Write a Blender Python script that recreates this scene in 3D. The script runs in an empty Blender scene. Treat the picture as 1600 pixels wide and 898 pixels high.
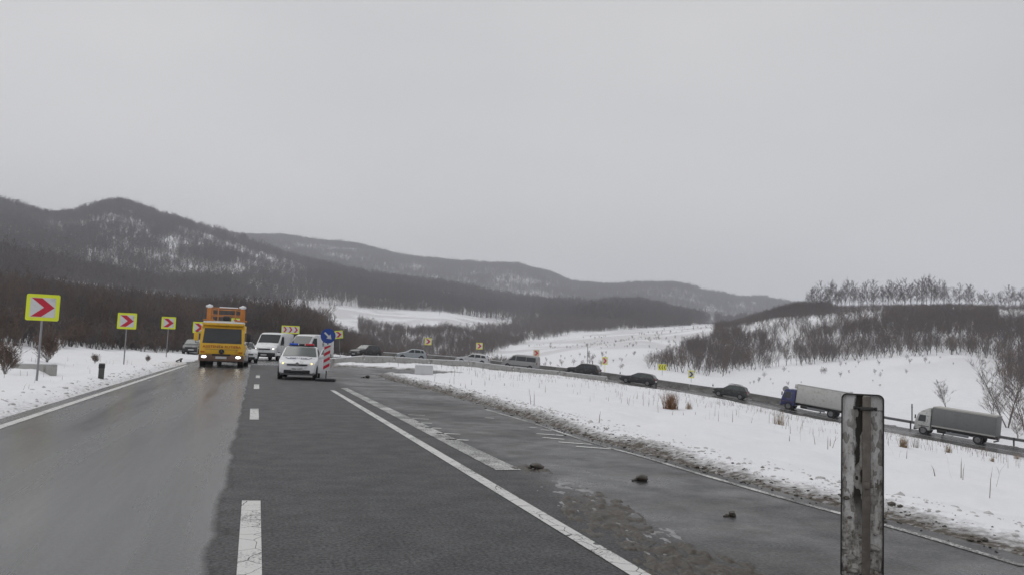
import bpy, bmesh, math, random
import numpy as np
from mathutils import Vector, Matrix, Euler
PI = math.pi
SC = bpy.context.scene
COL = SC.collection

# ------------------------------------------------------------------ camera
FPX, CX, CY, EYE = 1244.0, 800.0, 449.0, 1.5          # 28 mm equivalent, eye 1.5 m above the road
def _n(v): v = np.array(v, float); return v / np.linalg.norm(v)
_p1 = np.array([400 - CX, CY - 534, -FPX]); _p2 = np.array([1400 - CX, CY - 574.2, -FPX])
UPC = _n(np.cross(_p2, _p1)); UPC = UPC if UPC[1] > 0 else -UPC
FWC = _n(_p1); RTC = _n(np.cross(FWC, UPC))
CAMW = np.array([RTC, FWC, UPC])                       # rows: world axes seen from the camera
cam_d = bpy.data.cameras.new('camera'); cam = bpy.data.objects.new('camera', cam_d); COL.objects.link(cam)
cam_d.sensor_width = 36; cam_d.lens = FPX / 1600 * 36; cam_d.clip_start = 0.1; cam_d.clip_end = 12000
M = Matrix.Identity(4)
for i in range(3):
    for j in range(3): M[i][j] = CAMW[i][j]
M[2][3] = EYE
cam.matrix_world = M
SC.camera = cam

# ------------------------------------------------------------------ light
wd = bpy.data.worlds.new('World'); SC.world = wd; wd.use_nodes = True
nt = wd.node_tree; nt.nodes.clear()
wo = nt.nodes.new('ShaderNodeOutputWorld'); bg = nt.nodes.new('ShaderNodeBackground'); bg.inputs['Strength'].default_value = 0.12
sky = nt.nodes.new('ShaderNodeTexSky'); sky.sky_type = 'NISHITA'; sky.sun_disc = False
SUN_EL, SUN_AZ = math.radians(52), math.radians(-35)
sky.sun_elevation = SUN_EL; sky.sun_rotation = SUN_AZ; sky.dust_density = 4
hs = nt.nodes.new('ShaderNodeHueSaturation'); hs.inputs['Saturation'].default_value = 0.06; hs.inputs['Value'].default_value = 0.75
tc = nt.nodes.new('ShaderNodeTexCoord')
nz = nt.nodes.new('ShaderNodeTexNoise'); nz.inputs['Scale'].default_value = 1.6; nz.inputs['Detail'].default_value = 3; nz.inputs['Roughness'].default_value = .45
mp = nt.nodes.new('ShaderNodeMapping'); mp.inputs['Scale'].default_value = (1, 1, 2.6)
cr = nt.nodes.new('ShaderNodeValToRGB')                # a closed cloud deck
cr.color_ramp.elements[0].position = .3; cr.color_ramp.elements[0].color = (.85, .858, .88, 1)
cr.color_ramp.elements[1].position = .72; cr.color_ramp.elements[1].color = (1.01, 1.01, 1.02, 1)
sc_ = nt.nodes.new('ShaderNodeVectorMath'); sc_.operation = 'SCALE'; sc_.inputs['Scale'].default_value = 5.5
mx = nt.nodes.new('ShaderNodeMix'); mx.data_type = 'RGBA'; mx.inputs[0].default_value = 0.9
L = nt.links.new
L(tc.outputs['Generated'], mp.inputs[0]); L(mp.outputs[0], nz.inputs['Vector']); L(nz.outputs['Fac'], cr.inputs[0])
L(cr.outputs[0], sc_.inputs[0]); L(sky.outputs[0], hs.inputs['Color']); L(hs.outputs[0], mx.inputs[6]); L(sc_.outputs[0], mx.inputs[7])
L(mx.outputs[2], bg.inputs[0]); L(bg.outputs[0], wo.inputs[0])
sd = bpy.data.lights.new('sun', 'SUN'); sd.energy = .7; sd.angle = math.radians(40); sd.color = (1, .985, .96)
so = bpy.data.objects.new('sun', sd); COL.objects.link(so)
so.rotation_euler = (PI / 2 - SUN_EL, 0, PI - SUN_AZ)
SC.view_settings.view_transform = 'Standard'; SC.view_settings.look = 'None'
SC.view_settings.exposure = 0.0; SC.view_settings.gamma = 1.0; SC.view_settings.use_curve_mapping = False
SC.cycles.use_denoising = True; SC.cycles.volume_bounces = 1; SC.cycles.max_bounces = 6; SC.cycles.diffuse_bounces = 3

# ------------------------------------------------------------------ helpers
rng = np.random.default_rng(7); random.seed(7)
def ray(px, py): return CAMW @ np.array([px - CX, CY - py, -FPX])
def G(px, py, z=0.0):                                   # where a pixel meets a level plane
    d = ray(px, py); t = (z - EYE) / d[2]; return np.array([d[0] * t, d[1] * t])
def RP(px, py, r):                                      # point at horizontal distance r
    d = ray(px, py); t = r / math.hypot(d[0], d[1]); return np.array([d[0] * t, d[1] * t, EYE + d[2] * t])
def proj(P):
    P = np.atleast_2d(np.asarray(P, float)) - np.array([0, 0, EYE]); c = P @ CAMW
    w = np.where(-c[:, 2] > .01, -c[:, 2], np.nan)
    return CX + FPX * c[:, 0] / w, CY - FPX * c[:, 1] / w

def vnoise(x, y, seed=0):
    xi = np.floor(x).astype(np.int64); yi = np.floor(y).astype(np.int64); fx = x - xi; fy = y - yi
    fx = fx * fx * (3 - 2 * fx); fy = fy * fy * (3 - 2 * fy)
    def h(a, b):
        n = (a * 374761393 + b * 668265263 + seed * 1442695041) & 0xffffffff
        n = ((n ^ (n >> 13)) * 1274126177) & 0xffffffff
        return ((n ^ (n >> 16)) & 0xffff) / 65535.0
    return (h(xi, yi) * (1 - fx) + h(xi + 1, yi) * fx) * (1 - fy) + (h(xi, yi + 1) * (1 - fx) + h(xi + 1, yi + 1) * fx) * fy
def fbm(x, y, o=4, seed=0):
    s = 0; a = .5
    for k in range(o): s = s + a * vnoise(x * 2 ** k, y * 2 ** k, seed + k); a *= .5
    return s
def sstep(a, b, x): t = np.clip((x - a) / (b - a), 0, 1); return t * t * (3 - 2 * t)

_mats = {}
def mat(name, col, rough=.6, metal=0, var=.12, scale=6, bump=0, dirt=None, dirt_amt=0, dirt_scale=3, emit=0, spec=.5, coat=0, trans=0):
    if name in _mats: return _mats[name]
    m = bpy.data.materials.new(name); m.use_nodes = True; t = m.node_tree; b = t.nodes['Principled BSDF']
    b.inputs['Roughness'].default_value = rough; b.inputs['Metallic'].default_value = metal; b.inputs['Specular IOR Level'].default_value = spec
    b.inputs['Coat Weight'].default_value = coat
    tcn = t.nodes.new('ShaderNodeTexCoord'); n = t.nodes.new('ShaderNodeTexNoise'); n.inputs['Scale'].default_value = scale; n.inputs['Detail'].default_value = 5
    t.links.new(tcn.outputs['Object'], n.inputs['Vector'])
    mxn = t.nodes.new('ShaderNodeMix'); mxn.data_type = 'RGBA'
    c = np.array(col)
    mxn.inputs[6].default_value = (*np.clip(c * (1 - var), 0, 1), 1); mxn.inputs[7].default_value = (*np.clip(c * (1 + var), 0, 1), 1)
    t.links.new(n.outputs['Fac'], mxn.inputs[0]); out = mxn.outputs[2]
    if dirt is not None:
        n2 = t.nodes.new('ShaderNodeTexNoise'); n2.inputs['Scale'].default_value = dirt_scale; n2.inputs['Detail'].default_value = 7; n2.inputs['Roughness'].default_value = .65
        t.links.new(tcn.outputs['Object'], n2.inputs['Vector'])
        r = t.nodes.new('ShaderNodeValToRGB'); r.color_ramp.elements[0].position = .62 - dirt_amt * .5; r.color_ramp.elements[1].position = .8 - dirt_amt * .4
        t.links.new(n2.outputs['Fac'], r.inputs[0])
        m2 = t.nodes.new('ShaderNodeMix'); m2.data_type = 'RGBA'; m2.inputs[7].default_value = (*dirt, 1)
        t.links.new(r.outputs[0], m2.inputs[0]); t.links.new(out, m2.inputs[6]); out = m2.outputs[2]
    t.links.new(out, b.inputs['Base Color'])
    if bump:
        bn = t.nodes.new('ShaderNodeBump'); bn.inputs['Strength'].default_value = bump; bn.inputs['Distance'].default_value = .02
        t.links.new(n.outputs['Fac'], bn.inputs['Height']); t.links.new(bn.outputs[0], b.inputs['Normal'])
    if emit: b.inputs['Emission Color'].default_value = (*col, 1); b.inputs['Emission Strength'].default_value = emit
    _mats[name] = m; return m

def mesh_obj(name, verts, faces, m=None, parent=None, smooth=False, angle=None):
    me = bpy.data.meshes.new(name); me.from_pydata([tuple(map(float, v)) for v in verts], [], [tuple(f) for f in faces]); me.update()
    return link(name, me, m, parent, smooth, angle)
def link(name, me, m=None, parent=None, smooth=False, angle=None):
    if m is not None and not me.materials: me.materials.append(m)
    if smooth:
        me.polygons.foreach_set('use_smooth', [True] * len(me.polygons))
        if angle:
            try: me.set_sharp_from_angle(angle=math.radians(angle))
            except Exception: pass
    o = bpy.data.objects.new(name, me); COL.objects.link(o)
    if parent is not None: o.parent = parent
    return o
def bm_obj(name, bm, m=None, parent=None, smooth=False, angle=35):
    bmesh.ops.recalc_face_normals(bm, faces=bm.faces)
    me = bpy.data.meshes.new(name); bm.to_mesh(me); bm.free(); return link(name, me, m, parent, smooth, angle if smooth else None)
def tag(o, label, cat, group=None):
    o['label'] = label; o['category'] = cat
    if group: o['group'] = group
    return o
def empty(name, loc, rz=0, label=None, cat=None, group=None, ry=0, rx=0):
    o = bpy.data.objects.new(name, None); COL.objects.link(o); o.location = tuple(map(float, loc)); o.rotation_euler = (rx, ry, rz)
    o.empty_display_size = .2
    if label: tag(o, label, cat, group)
    return o
def b_box(bm, c, s, bev=0, rot=None, seg=2):
    g = bmesh.ops.create_cube(bm, size=1); vs = g['verts']
    bmesh.ops.scale(bm, vec=s, verts=vs)
    if bev:
        es = list({e for v in vs for e in v.link_edges})
        r = bmesh.ops.bevel(bm, geom=es, offset=min(bev, min(s) * .45), segments=seg, affect='EDGES', profile=.5)
        vs = list({v for f in r['faces'] for v in f.verts} | {v for v in vs if v.is_valid})
    if rot is not None: bmesh.ops.rotate(bm, cent=(0, 0, 0), matrix=rot, verts=vs)
    bmesh.ops.translate(bm, vec=c, verts=vs); return vs
def box(name, c, s, m, parent=None, bev=0, rot=None):
    bm = bmesh.new(); b_box(bm, c, s, bev, rot); return bm_obj(name, bm, m, parent, bev > 0)
def b_tube(bm, p, q, r1, r2=None, n=8, cap=True):
    p = Vector(p); q = Vector(q); d = q - p; r2 = r1 if r2 is None else r2
    g = bmesh.ops.create_cone(bm, cap_ends=cap, segments=n, radius1=r1, radius2=r2, depth=d.length)
    bmesh.ops.rotate(bm, cent=(0, 0, 0), matrix=d.to_track_quat('Z', 'Y').to_matrix(), verts=g['verts'])
    bmesh.ops.translate(bm, vec=(p + q) / 2, verts=g['verts']); return g['verts']
def tube(name, pts, r, m, parent=None, n=8):
    bm = bmesh.new()
    for a, b in zip(pts[:-1], pts[1:]): b_tube(bm, a, b, r, n=n)
    return bm_obj(name, bm, m, parent, True)
def prism(name, poly, y0, y1, m, parent=None, bev=0, axis='y'):
    bm = bmesh.new()
    f = (lambda a, b, t: (a, t, b)) if axis == 'y' else (lambda a, b, t: (t, a, b)) if axis == 'x' else (lambda a, b, t: (a, b, t))
    A = [bm.verts.new(f(a, b, y0)) for a, b in poly]; B = [bm.verts.new(f(a, b, y1)) for a, b in poly]
    bm.faces.new(A); bm.faces.new(B[::-1]); n = len(poly)
    for i in range(n): bm.faces.new((A[i], B[i], B[(i + 1) % n], A[(i + 1) % n]))
    bmesh.ops.recalc_face_normals(bm, faces=bm.faces)
    if bev: bmesh.ops.bevel(bm, geom=list(bm.edges), offset=bev, segments=2, affect='EDGES', profile=.5)
    return bm_obj(name, bm, m, parent, bev > 0)
def text_mesh(name, s, size, m, parent, mat4, ext=.004):
    cu = bpy.data.curves.new(name, 'FONT'); cu.body = s; cu.size = size; cu.align_x = 'CENTER'; cu.align_y = 'CENTER'; cu.extrude = ext
    t = bpy.data.objects.new(name, cu); COL.objects.link(t); dg = bpy.context.evaluated_depsgraph_get(); dg.update()
    me = bpy.data.meshes.new_from_object(t.evaluated_get(dg)); bpy.data.objects.remove(t); me.name = name
    me.transform(mat4); o = link(name, me, None, parent); me.materials.clear(); me.materials.append(m); return o

# ------------------------------------------------------------------ layout of the two road arms
QK = [(-1.9, -25), (-1.9, 20), (-1.9, 45), (-1.7, 56), (-.6, 65), (1.2, 71.5), (4.6, 79.5), (7.2, 89), (9.6, 97.5), (13.6, 103.4), (20, 105.2), (27.4, 102.8), (33.5, 99.2), (40.2, 94.0), (46, 89.0),
      (54.1, 81.6), (60.2, 74.1), (67.3, 62.2), (70.9, 54.5), (75, 44), (82, 22), (90, 0), (98, -25)]
QZ = [0, 0, 0, 0, 0, 0, 0, .02, .04, .06, -.04, -.3, -.72, -1.2, -1.86, -2.85, -4.05, -5.4, -6.1, -7.0, -8.6, -10, -11]
def dens(P, n):                                          # Catmull-Rom through the points
    P = np.array(P, float); out = []
    E = np.vstack([2 * P[0] - P[1], P, 2 * P[-1] - P[-2]])
    for i in range(1, len(E) - 2):
        for t in np.linspace(0, 1, n, endpoint=False):
            a, b, c, d = E[i - 1:i + 3]
            out.append(.5 * ((2 * b) + (c - a) * t + (2 * a - 5 * b + 4 * c - d) * t * t + (3 * b - a - 3 * c + d) * t ** 3))
    out.append(P[-1]); return np.array(out)
QD = dens(np.column_stack([np.array(QK), QZ]), 10)        # the lane the queue drives in
_t = np.gradient(QD[:, :2], axis=0); _t /= np.linalg.norm(_t, axis=1)[:, None]
QN = np.column_stack([_t[:, 1], -_t[:, 0]])              # to the right of travel away from the camera = inner side
LOWI0 = 30                                                # first index of the strip that is not the straight upper road
CEN = QD.copy(); CEN[:, :2] += QN * 1.9
HW = 4.5
def edge(pts): return [tuple(G(*p)) for p in pts]
INNER = edge([(590, 586), (622, 596), (680, 611), (760, 633), (830, 655), (930, 687), (1000, 706), (1100, 735), (1250, 776), (1400, 814), (1600, 868)])
FARB = edge([(516, 573.5), (540, 573), (560, 573), (600, 575), (650, 577.5), (700, 580.5), (718, 582)])
NEARB = edge([(692, 583.2), (674, 586), (650, 587), (625, 586), (603, 584.5)])
d_ = np.array(INNER[-1]) - np.array(INNER[-2]); d_ /= np.linalg.norm(d_)
UPOLY = [(-4.15, -30), (-4.15, 45), (-4.0, 56), (-2.9, 65.5), (-1.2, 71.5), (1.5, 76), (5.5, 72.5), (5.6, 63)] + FARB + NEARB + INNER + [tuple(np.array(INNER[-1]) + d_ * 2.2), (7.4, -4), (7.6, -30)]
UP = np.array(UPOLY)

def seg_dist(x, y, P):
    best = np.full(x.shape, 1e9); idx = np.zeros(x.shape); 
    for i in range(len(P) - 1):
        a = P[i]; b = P[i + 1]; d = b - a; l2 = d @ d
        t = np.clip(((x - a[0]) * d[0] + (y - a[1]) * d[1]) / max(l2, 1e-9), 0, 1)
        dd = np.hypot(x - a[0] - t * d[0], y - a[1] - t * d[1]); m_ = dd < best
        best = np.where(m_, dd, best); idx = np.where(m_, i + t, idx)
    return best, idx
def inside(x, y, P):
    r = np.zeros(x.shape, bool); n = len(P); j = n - 1
    for i in range(n):
        c = ((P[i, 1] > y) != (P[j, 1] > y)) & (x < (P[j, 0] - P[i, 0]) * (y - P[i, 1]) / (P[j, 1] - P[i, 1] + 1e-12) + P[i, 0])
        r ^= c; j = i
    return r
def near_fields(x, y):
    dU, _ = seg_dist(x, y, np.vstack([UP, UP[:1]])); inU = inside(x, y, UP)
    dU = np.where(inU, -dU, dU)
    dL, iL = seg_dist(x, y, CEN[LOWI0:, :2]); dL = dL - HW
    zl = np.interp(iL, np.arange(len(CEN) - LOWI0), CEN[LOWI0:, 2])
    return dU, dL, zl
def zroad(x, y):
    dL, iL = seg_dist(np.array([x * 1.0]), np.array([y * 1.0]), CEN[LOWI0:, :2])
    return float(np.interp(iL[0], np.arange(len(CEN) - LOWI0), CEN[LOWI0:, 2])) + .006
_i = CEN.copy(); _i[:, :2] += QN * HW; _i = _i[98:]
IA = np.arctan2(_i[:, 0], _i[:, 1]); _s = np.argsort(IA); IA = IA[_s]; IR = np.hypot(_i[:, 0], _i[:, 1])[_s]; IZ = _i[:, 2][_s]
_e = np.array([FARB[0]] + FARB[1:3] + INNER[1:] + [(7.4, -4)]); EA = np.arctan2(_e[:, 0], _e[:, 1]); ER = np.hypot(_e[:, 0], _e[:, 1]); _s = np.argsort(EA); EA = EA[_s]; ER = ER[_s]
def near_h(x, y):
    dU, dL, zl = near_fields(x, y)
    a = np.maximum(dU, 0); b = np.maximum(dL, 0)
    az = np.arctan2(x, y); r = np.hypot(x, y)             # the snow between the arms falls evenly, from the upper asphalt to the lower one
    t = np.clip((r - np.interp(az, EA, ER)) / np.maximum(np.interp(az, IA, IR) - np.interp(az, EA, ER), .5), 0, 1)
    z = np.where(dL < .3, zl, np.interp(az, IA, IZ) * t)
    z = np.where((az < IA[0]) | (dU < 0), 0, z)
    left = (x < -4)
    z = z + np.where(left, .42 * sstep(1.0, 9, -x - 4.1) * sstep(5, 30, y), 0)
    return z, dU, dL

# ------------------------------------------------------------------ terrain: rings of ground beyond the roads (pixel column: distance, image row)
RX = [-300, 0, 180, 300, 420, 500, 600, 700, 800, 900, 1000, 1100, 1200, 1300, 1400, 1500, 1600, 1900]
R0 = [46, 46, 75, 112, 118, 120, 124, 124, 123, 120, 117, 113, 108, 103, 97, 92, 86, 74]
R1 = [(150, 500), (150, 502), (160, 514), (165, 522), (165, 530), (165, 541), (165, 584), (180, 592), (180, 578), (150, 571), (150, 577), (150, 588), (135, 606), (124, 622), (120, 636), (114, 646), (108, 660), (100, 690)]
R2 = [(400, 440), (400, 446), (400, 468), (400, 492), (380, 506), (330, 520), (300, 550), (300, 553), (300, 552), (255, 540), (265, 527), (225, 548), (205, 572), (205, 566), (205, 558), (205, 555), (195, 572), (190, 590)]
R3 = [(520, 410), (520, 415), (560, 446), (600, 465), (600, 482), (470, 500), (450, 514), (450, 512), (450, 533), (330, 545), (345, 530), (330, 517), (330, 505), (330, 502), (330, 500), (330, 500), (330, 505), (330, 510)]
R4 = [(640, 425), (640, 428), (700, 452), (720, 455), (700, 468), (660, 474), (690, 483), (700, 488), (700, 509), (500, 523), (600, 513), (600, 510), (450, 493), (445, 481), (440, 479), (440, 478), (440, 481), (440, 485)]
SF = [(-300, 335), (0, 325), (60, 337), (110, 341), (135, 329), (160, 317), (185, 314), (215, 325), (260, 342), (330, 364), (400, 387), (442, 399), (488, 417), (543, 426), (582, 438), (627, 444), (722, 457), (774, 469), (822, 475), (920, 480), (998, 474), (1037, 486), (1096, 501), (1133, 508), (1300, 512), (1900, 512)]
SB = [(-300, 380), (300, 372), (370, 370), (449, 371), (556, 384), (582, 388), (611, 400), (660, 405), (699, 409), (751, 413), (796, 411), (822, 418), (861, 428), (887, 441), (920, 444), (954, 449), (998, 445), (1037, 443), (1069, 444), (1086, 451), (1120, 460), (1145, 466), (1214, 469), (1255, 479), (1330, 492), (1900, 505)]
pxs = np.arange(-300, 1901, 20.0)
def ip(tab, k=None): return np.interp(pxs, RX, [t if k is None else t[k] for t in tab])
rings = []
for T in (R1, R2, R3, R4): rings.append((ip(T, 0), ip(T, 1)))
sf = np.array(SF, float); sb = np.array(SB, float)
rings.append((np.interp(pxs, [-300, 300, 900, 1900], [1320, 1280, 1120, 1050]), np.interp(pxs, sf[:, 0], sf[:, 1])))
rings.append((np.full(pxs.shape, 1750.), np.interp(pxs, sf[:, 0], sf[:, 1] + 22)))
rings.append((np.interp(pxs, [-300, 300, 900, 1900], [2650, 2600, 2350, 2500]), np.interp(pxs, sb[:, 0], sb[:, 1])))
rings.append((np.full(pxs.shape, 3200.), np.interp(pxs, sb[:, 0], sb[:, 1] + 25)))
RA, RR, RZ = [], [], []
for (r, yv) in rings:
    P = np.array([RP(p, q, s) for p, q, s in zip(pxs, yv, r)])
    RA.append(np.arctan2(P[:, 0], P[:, 1])); RR.append(r); RZ.append(P[:, 2])
_o = CEN[:, :2] - QN * (HW + 1.2); _o = _o[(_o[:, 1] > 70) | (_o[:, 0] > 30)]; _oa = np.arctan2(_o[:, 0], _o[:, 1]); _or = np.hypot(_o[:, 0], _o[:, 1])
A0 = np.radians(np.arange(-40, 90, .5)); R0 = np.interp(A0, [math.atan2(*RP(p, 540, 50)[:2]) for p in RX], R0)
for _k, _a in enumerate(A0):                              # the outer edge of the lower arm in each direction
    _m = np.abs(_oa - _a) < math.radians(.8)
    if _m.any(): R0[_k] = _or[_m].max() + 1.5
azf = np.radians(np.arange(-22, 60.01, .11)); azc = np.radians(np.arange(63, 335, 4.0)); AZ = np.concatenate([azf, azc])
rs = [1.2]
while rs[-1] < 45: rs.append(rs[-1] * 1.02)
while rs[-1] < 132: rs.append(rs[-1] + .7)
while rs[-1] < 4000: rs.append(rs[-1] * 1.02)
RS = np.array(rs)
AA, RRg = np.meshgrid(AZ, RS, indexing='ij')
XX = RRg * np.sin(AA); YY = RRg * np.cos(AA)
ZN, DU, DL = near_h(XX, YY)
ZG = np.zeros_like(XX)
aw = np.where(AZ > PI, AZ - 2 * PI, AZ)
for i, a in enumerate(aw):
    r0 = np.interp(a, A0, R0); z0 = np.interp(r0, RS, ZN[i])
    rk = [r0]; zk = [z0]
    for ra, rr, rz in zip(RA, RR, RZ): rk.append(np.interp(a, ra, rr)); zk.append(np.interp(a, ra, rz))
    rk[1] = max(rk[1], r0 + 22); rk = np.maximum.accumulate(np.array(rk) + np.arange(len(rk)) * 1e-3); zk = np.array(zk)
    if a > math.radians(62) or a < math.radians(-24):
        k = np.clip((min(abs(a - math.radians(62)), abs(a + math.radians(24)))) / .6, 0, 1); zk[1:] = zk[1:] * (1 - k) + k * np.minimum(zk[1:], 40)
    far = np.interp(RS, np.append(rk, 4200), np.append(zk, zk[-1] - 60))
    kk = np.exp(-.5 * (np.arange(-6, 7) / 2.5) ** 2); kk /= kk.sum()
    fs = np.convolve(np.pad(far, 6, 'edge'), kk, 'valid')
    w = sstep(r0 * 1.05, r0 * 1.35, RS); far = far * (1 - w) + fs * w
    ZG[i] = np.where(RS < r0, ZN[i], far)
# smooth between columns away from the roads
far_w = sstep(140, 220, RRg)
zs = ZG.copy(); nf = len(azf)
k9 = np.exp(-.5 * (np.arange(-8, 9) / 4) ** 2); k9 /= k9.sum()
pad = np.pad(zs[:nf], ((8, 8), (0, 0)), 'edge'); zs[:nf] = sum(k9[j] * pad[j:j + nf] for j in range(17))
ZG = ZG * (1 - far_w) + zs * far_w
# rolling ground and the fine relief of the snow
ZG += far_w * (fbm(XX / 60, YY / 60, 4, 3) - .47) * np.clip(RRg * .0045, 0, 3.2) * 1.0 + far_w * (fbm(XX / 110, YY / 110, 4, 4) - .47) * 14 * sstep(650, 1000, RRg)
asph = np.minimum(DU, DL)
bank = sstep(-.05, .9, asph); 
snow = .02 + .10 * bank + .09 * np.exp(-((asph - .75) / .55) ** 2) * (RRg < 140) * fbm(XX * 1.3, YY * 1.3, 3, 31) * 1.6
snow += (fbm(XX * .55, YY * .55, 5, 9) - .48) * .42 * sstep(.3, 3, asph) * (RRg < 160)
snow += (fbm(XX * 4.2, YY * 4.2, 3, 19) - .45) * .09 * np.exp(-(asph / 1.3) ** 2) * (asph > 0)
dw = (.22 + .75 * fbm(XX * .5, YY * .5, 4, 77)) * np.where(DL < DU, .9, 1.0)       # ragged width of the ploughed dirt
snow += np.where((XX > 3) & (DU < DL), .16 * np.exp(-((asph - .35) / .3) ** 2) * fbm(XX * 2.5, YY * 2.5, 4, 78) * sstep(9, 22, RRg), 0)
ZG = ZG + np.where(RRg < 160, np.where(asph < 0, -.16 * sstep(0, -.35, asph) - .03 + .02, snow - .03), 0)
def hz(x, y):                                            # ground height anywhere
    a = math.atan2(x, y); r = math.hypot(x, y)
    if a < AZ[0]: a += 2 * PI
    i = int(np.clip(np.searchsorted(AZ, a) - 1, 0, len(AZ) - 2)); j = int(np.clip(np.searchsorted(RS, r) - 1, 0, len(RS) - 2))
    u = np.clip((a - AZ[i]) / (AZ[i + 1] - AZ[i]), 0, 1); v = np.clip((r - RS[j]) / (RS[j + 1] - RS[j]), 0, 1)
    return float((ZG[i, j] * (1 - u) + ZG[i + 1, j] * u) * (1 - v) + (ZG[i, j + 1] * (1 - u) + ZG[i + 1, j + 1] * u) * v)
def grid_mesh(name, X, Y, Z, wrap=False):
    ni, nj = X.shape; me = bpy.data.meshes.new(name)
    co = np.column_stack([X.ravel(), Y.ravel(), Z.ravel()]).astype(np.float32)
    ii = np.arange(ni if wrap else ni - 1); I, J = np.meshgrid(ii, np.arange(nj - 1), indexing='ij'); I2 = (I + 1) % ni
    q = np.stack([I * nj + J, I * nj + J + 1, I2 * nj + J + 1, I2 * nj + J], -1).reshape(-1, 4)
    me.vertices.add(len(co)); me.vertices.foreach_set('co', co.ravel()); me.loops.add(q.size); me.loops.foreach_set('vertex_index', q.ravel().astype(np.int32))
    me.polygons.add(len(q)); me.polygons.foreach_set('loop_start', (np.arange(len(q)) * 4).astype(np.int32))
    me.polygons.foreach_set('use_smooth', np.ones(len(q), bool)); me.update(calc_edges=True); me.validate(); return me
tme = grid_mesh('snowy_ground', XX, YY, ZG, wrap=True)
# dirt thrown by traffic along the asphalt edge, and far snow darkened by old leaves and painted trunk shade
dirt = np.clip(1.25 - np.maximum(asph, 0) / dw, 0, 1) * (RRg < 140)
dirt *= np.where(XX < -4, .30, 1.0)
at = tme.attributes.new('dirt', 'FLOAT', 'POINT'); at.data.foreach_set('value', np.clip(dirt, 0, 1).ravel().astype(np.float32))
wood = sstep(130, 260, RRg) * sstep(.42, .6, fbm(XX / 25, YY / 25, 4, 88)) * (1 + 1.0 * sstep(900, 1300, RRg))  # stronger far out, where trunk shade is painted in with the old leaves
at = tme.attributes.new('litter_shade', 'FLOAT', 'POINT'); at.data.foreach_set('value', wood.ravel().astype(np.float32))

def snow_material():
    m = bpy.data.materials.new('snow'); m.use_nodes = True; t = m.node_tree; b = t.nodes['Principled BSDF']; N = t.nodes.new; K = t.links.new
    tcn = N('ShaderNodeTexCoord')
    n1 = N('ShaderNodeTexNoise'); n1.inputs['Scale'].default_value = .8; n1.inputs['Detail'].default_value = 8
    n2 = N('ShaderNodeTexNoise'); n2.inputs['Scale'].default_value = 9; n2.inputs['Detail'].default_value = 6; n2.inputs['Roughness'].default_value = .7
    for n in (n1, n2): K(tcn.outputs['Object'], n.inputs['Vector'])
    base = N('ShaderNodeMix'); base.data_type = 'RGBA'; base.inputs[6].default_value = (.78, .79, .82, 1); base.inputs[7].default_value = (.90, .90, .92, 1); K(n1.outputs['Fac'], base.inputs[0])
    d = N('ShaderNodeAttribute'); d.attribute_name = 'dirt'
    mu = N('ShaderNodeMath'); mu.operation = 'MULTIPLY_ADD'; K(n2.outputs['Fac'], mu.inputs[0]); mu.inputs[1].default_value = 2.2; mu.inputs[2].default_value = -1.15
    ad = N('ShaderNodeMath'); ad.operation = 'ADD'; ad.use_clamp = True; K(mu.outputs[0], ad.inputs[0]); K(d.outputs['Fac'], ad.inputs[1])
    ml = N('ShaderNodeMath'); ml.operation = 'MULTIPLY'; ml.use_clamp = True; K(ad.outputs[0], ml.inputs[0])
    d2 = N('ShaderNodeMath'); d2.operation = 'MULTIPLY'; d2.use_clamp = True; K(d.outputs['Fac'], d2.inputs[0]); d2.inputs[1].default_value = 3.0; K(d2.outputs[0], ml.inputs[1])
    dm = N('ShaderNodeMix'); dm.data_type = 'RGBA'; K(ml.outputs[0], dm.inputs[0]); K(base.outputs[2], dm.inputs[6]); dm.inputs[7].default_value = (.085, .072, .057, 1)
    li = N('ShaderNodeAttribute'); li.attribute_name = 'litter_shade'
    l2 = N('ShaderNodeMath'); l2.operation = 'MULTIPLY'; K(li.outputs['Fac'], l2.inputs[0]); l2.inputs[1].default_value = .35
    lm = N('ShaderNodeMix'); lm.data_type = 'RGBA'; K(l2.outputs[0], lm.inputs[0]); K(dm.outputs[2], lm.inputs[6]); lm.inputs[7].default_value = (.33, .31, .30, 1)
    K(lm.outputs[2], b.inputs['Base Color']); b.inputs['Roughness'].default_value = .75; b.inputs['Specular IOR Level'].default_value = .25
    bn = N('ShaderNodeBump'); bn.inputs['Strength'].default_value = .55; bn.inputs['Distance'].default_value = .03; K(n2.outputs['Fac'], bn.inputs['Height']); K(bn.outputs[0], b.inputs['Normal'])
    return m
SNOWM = snow_material()
ter = link('snowy_ground', tme, SNOWM); ter['kind'] = 'structure'

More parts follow.
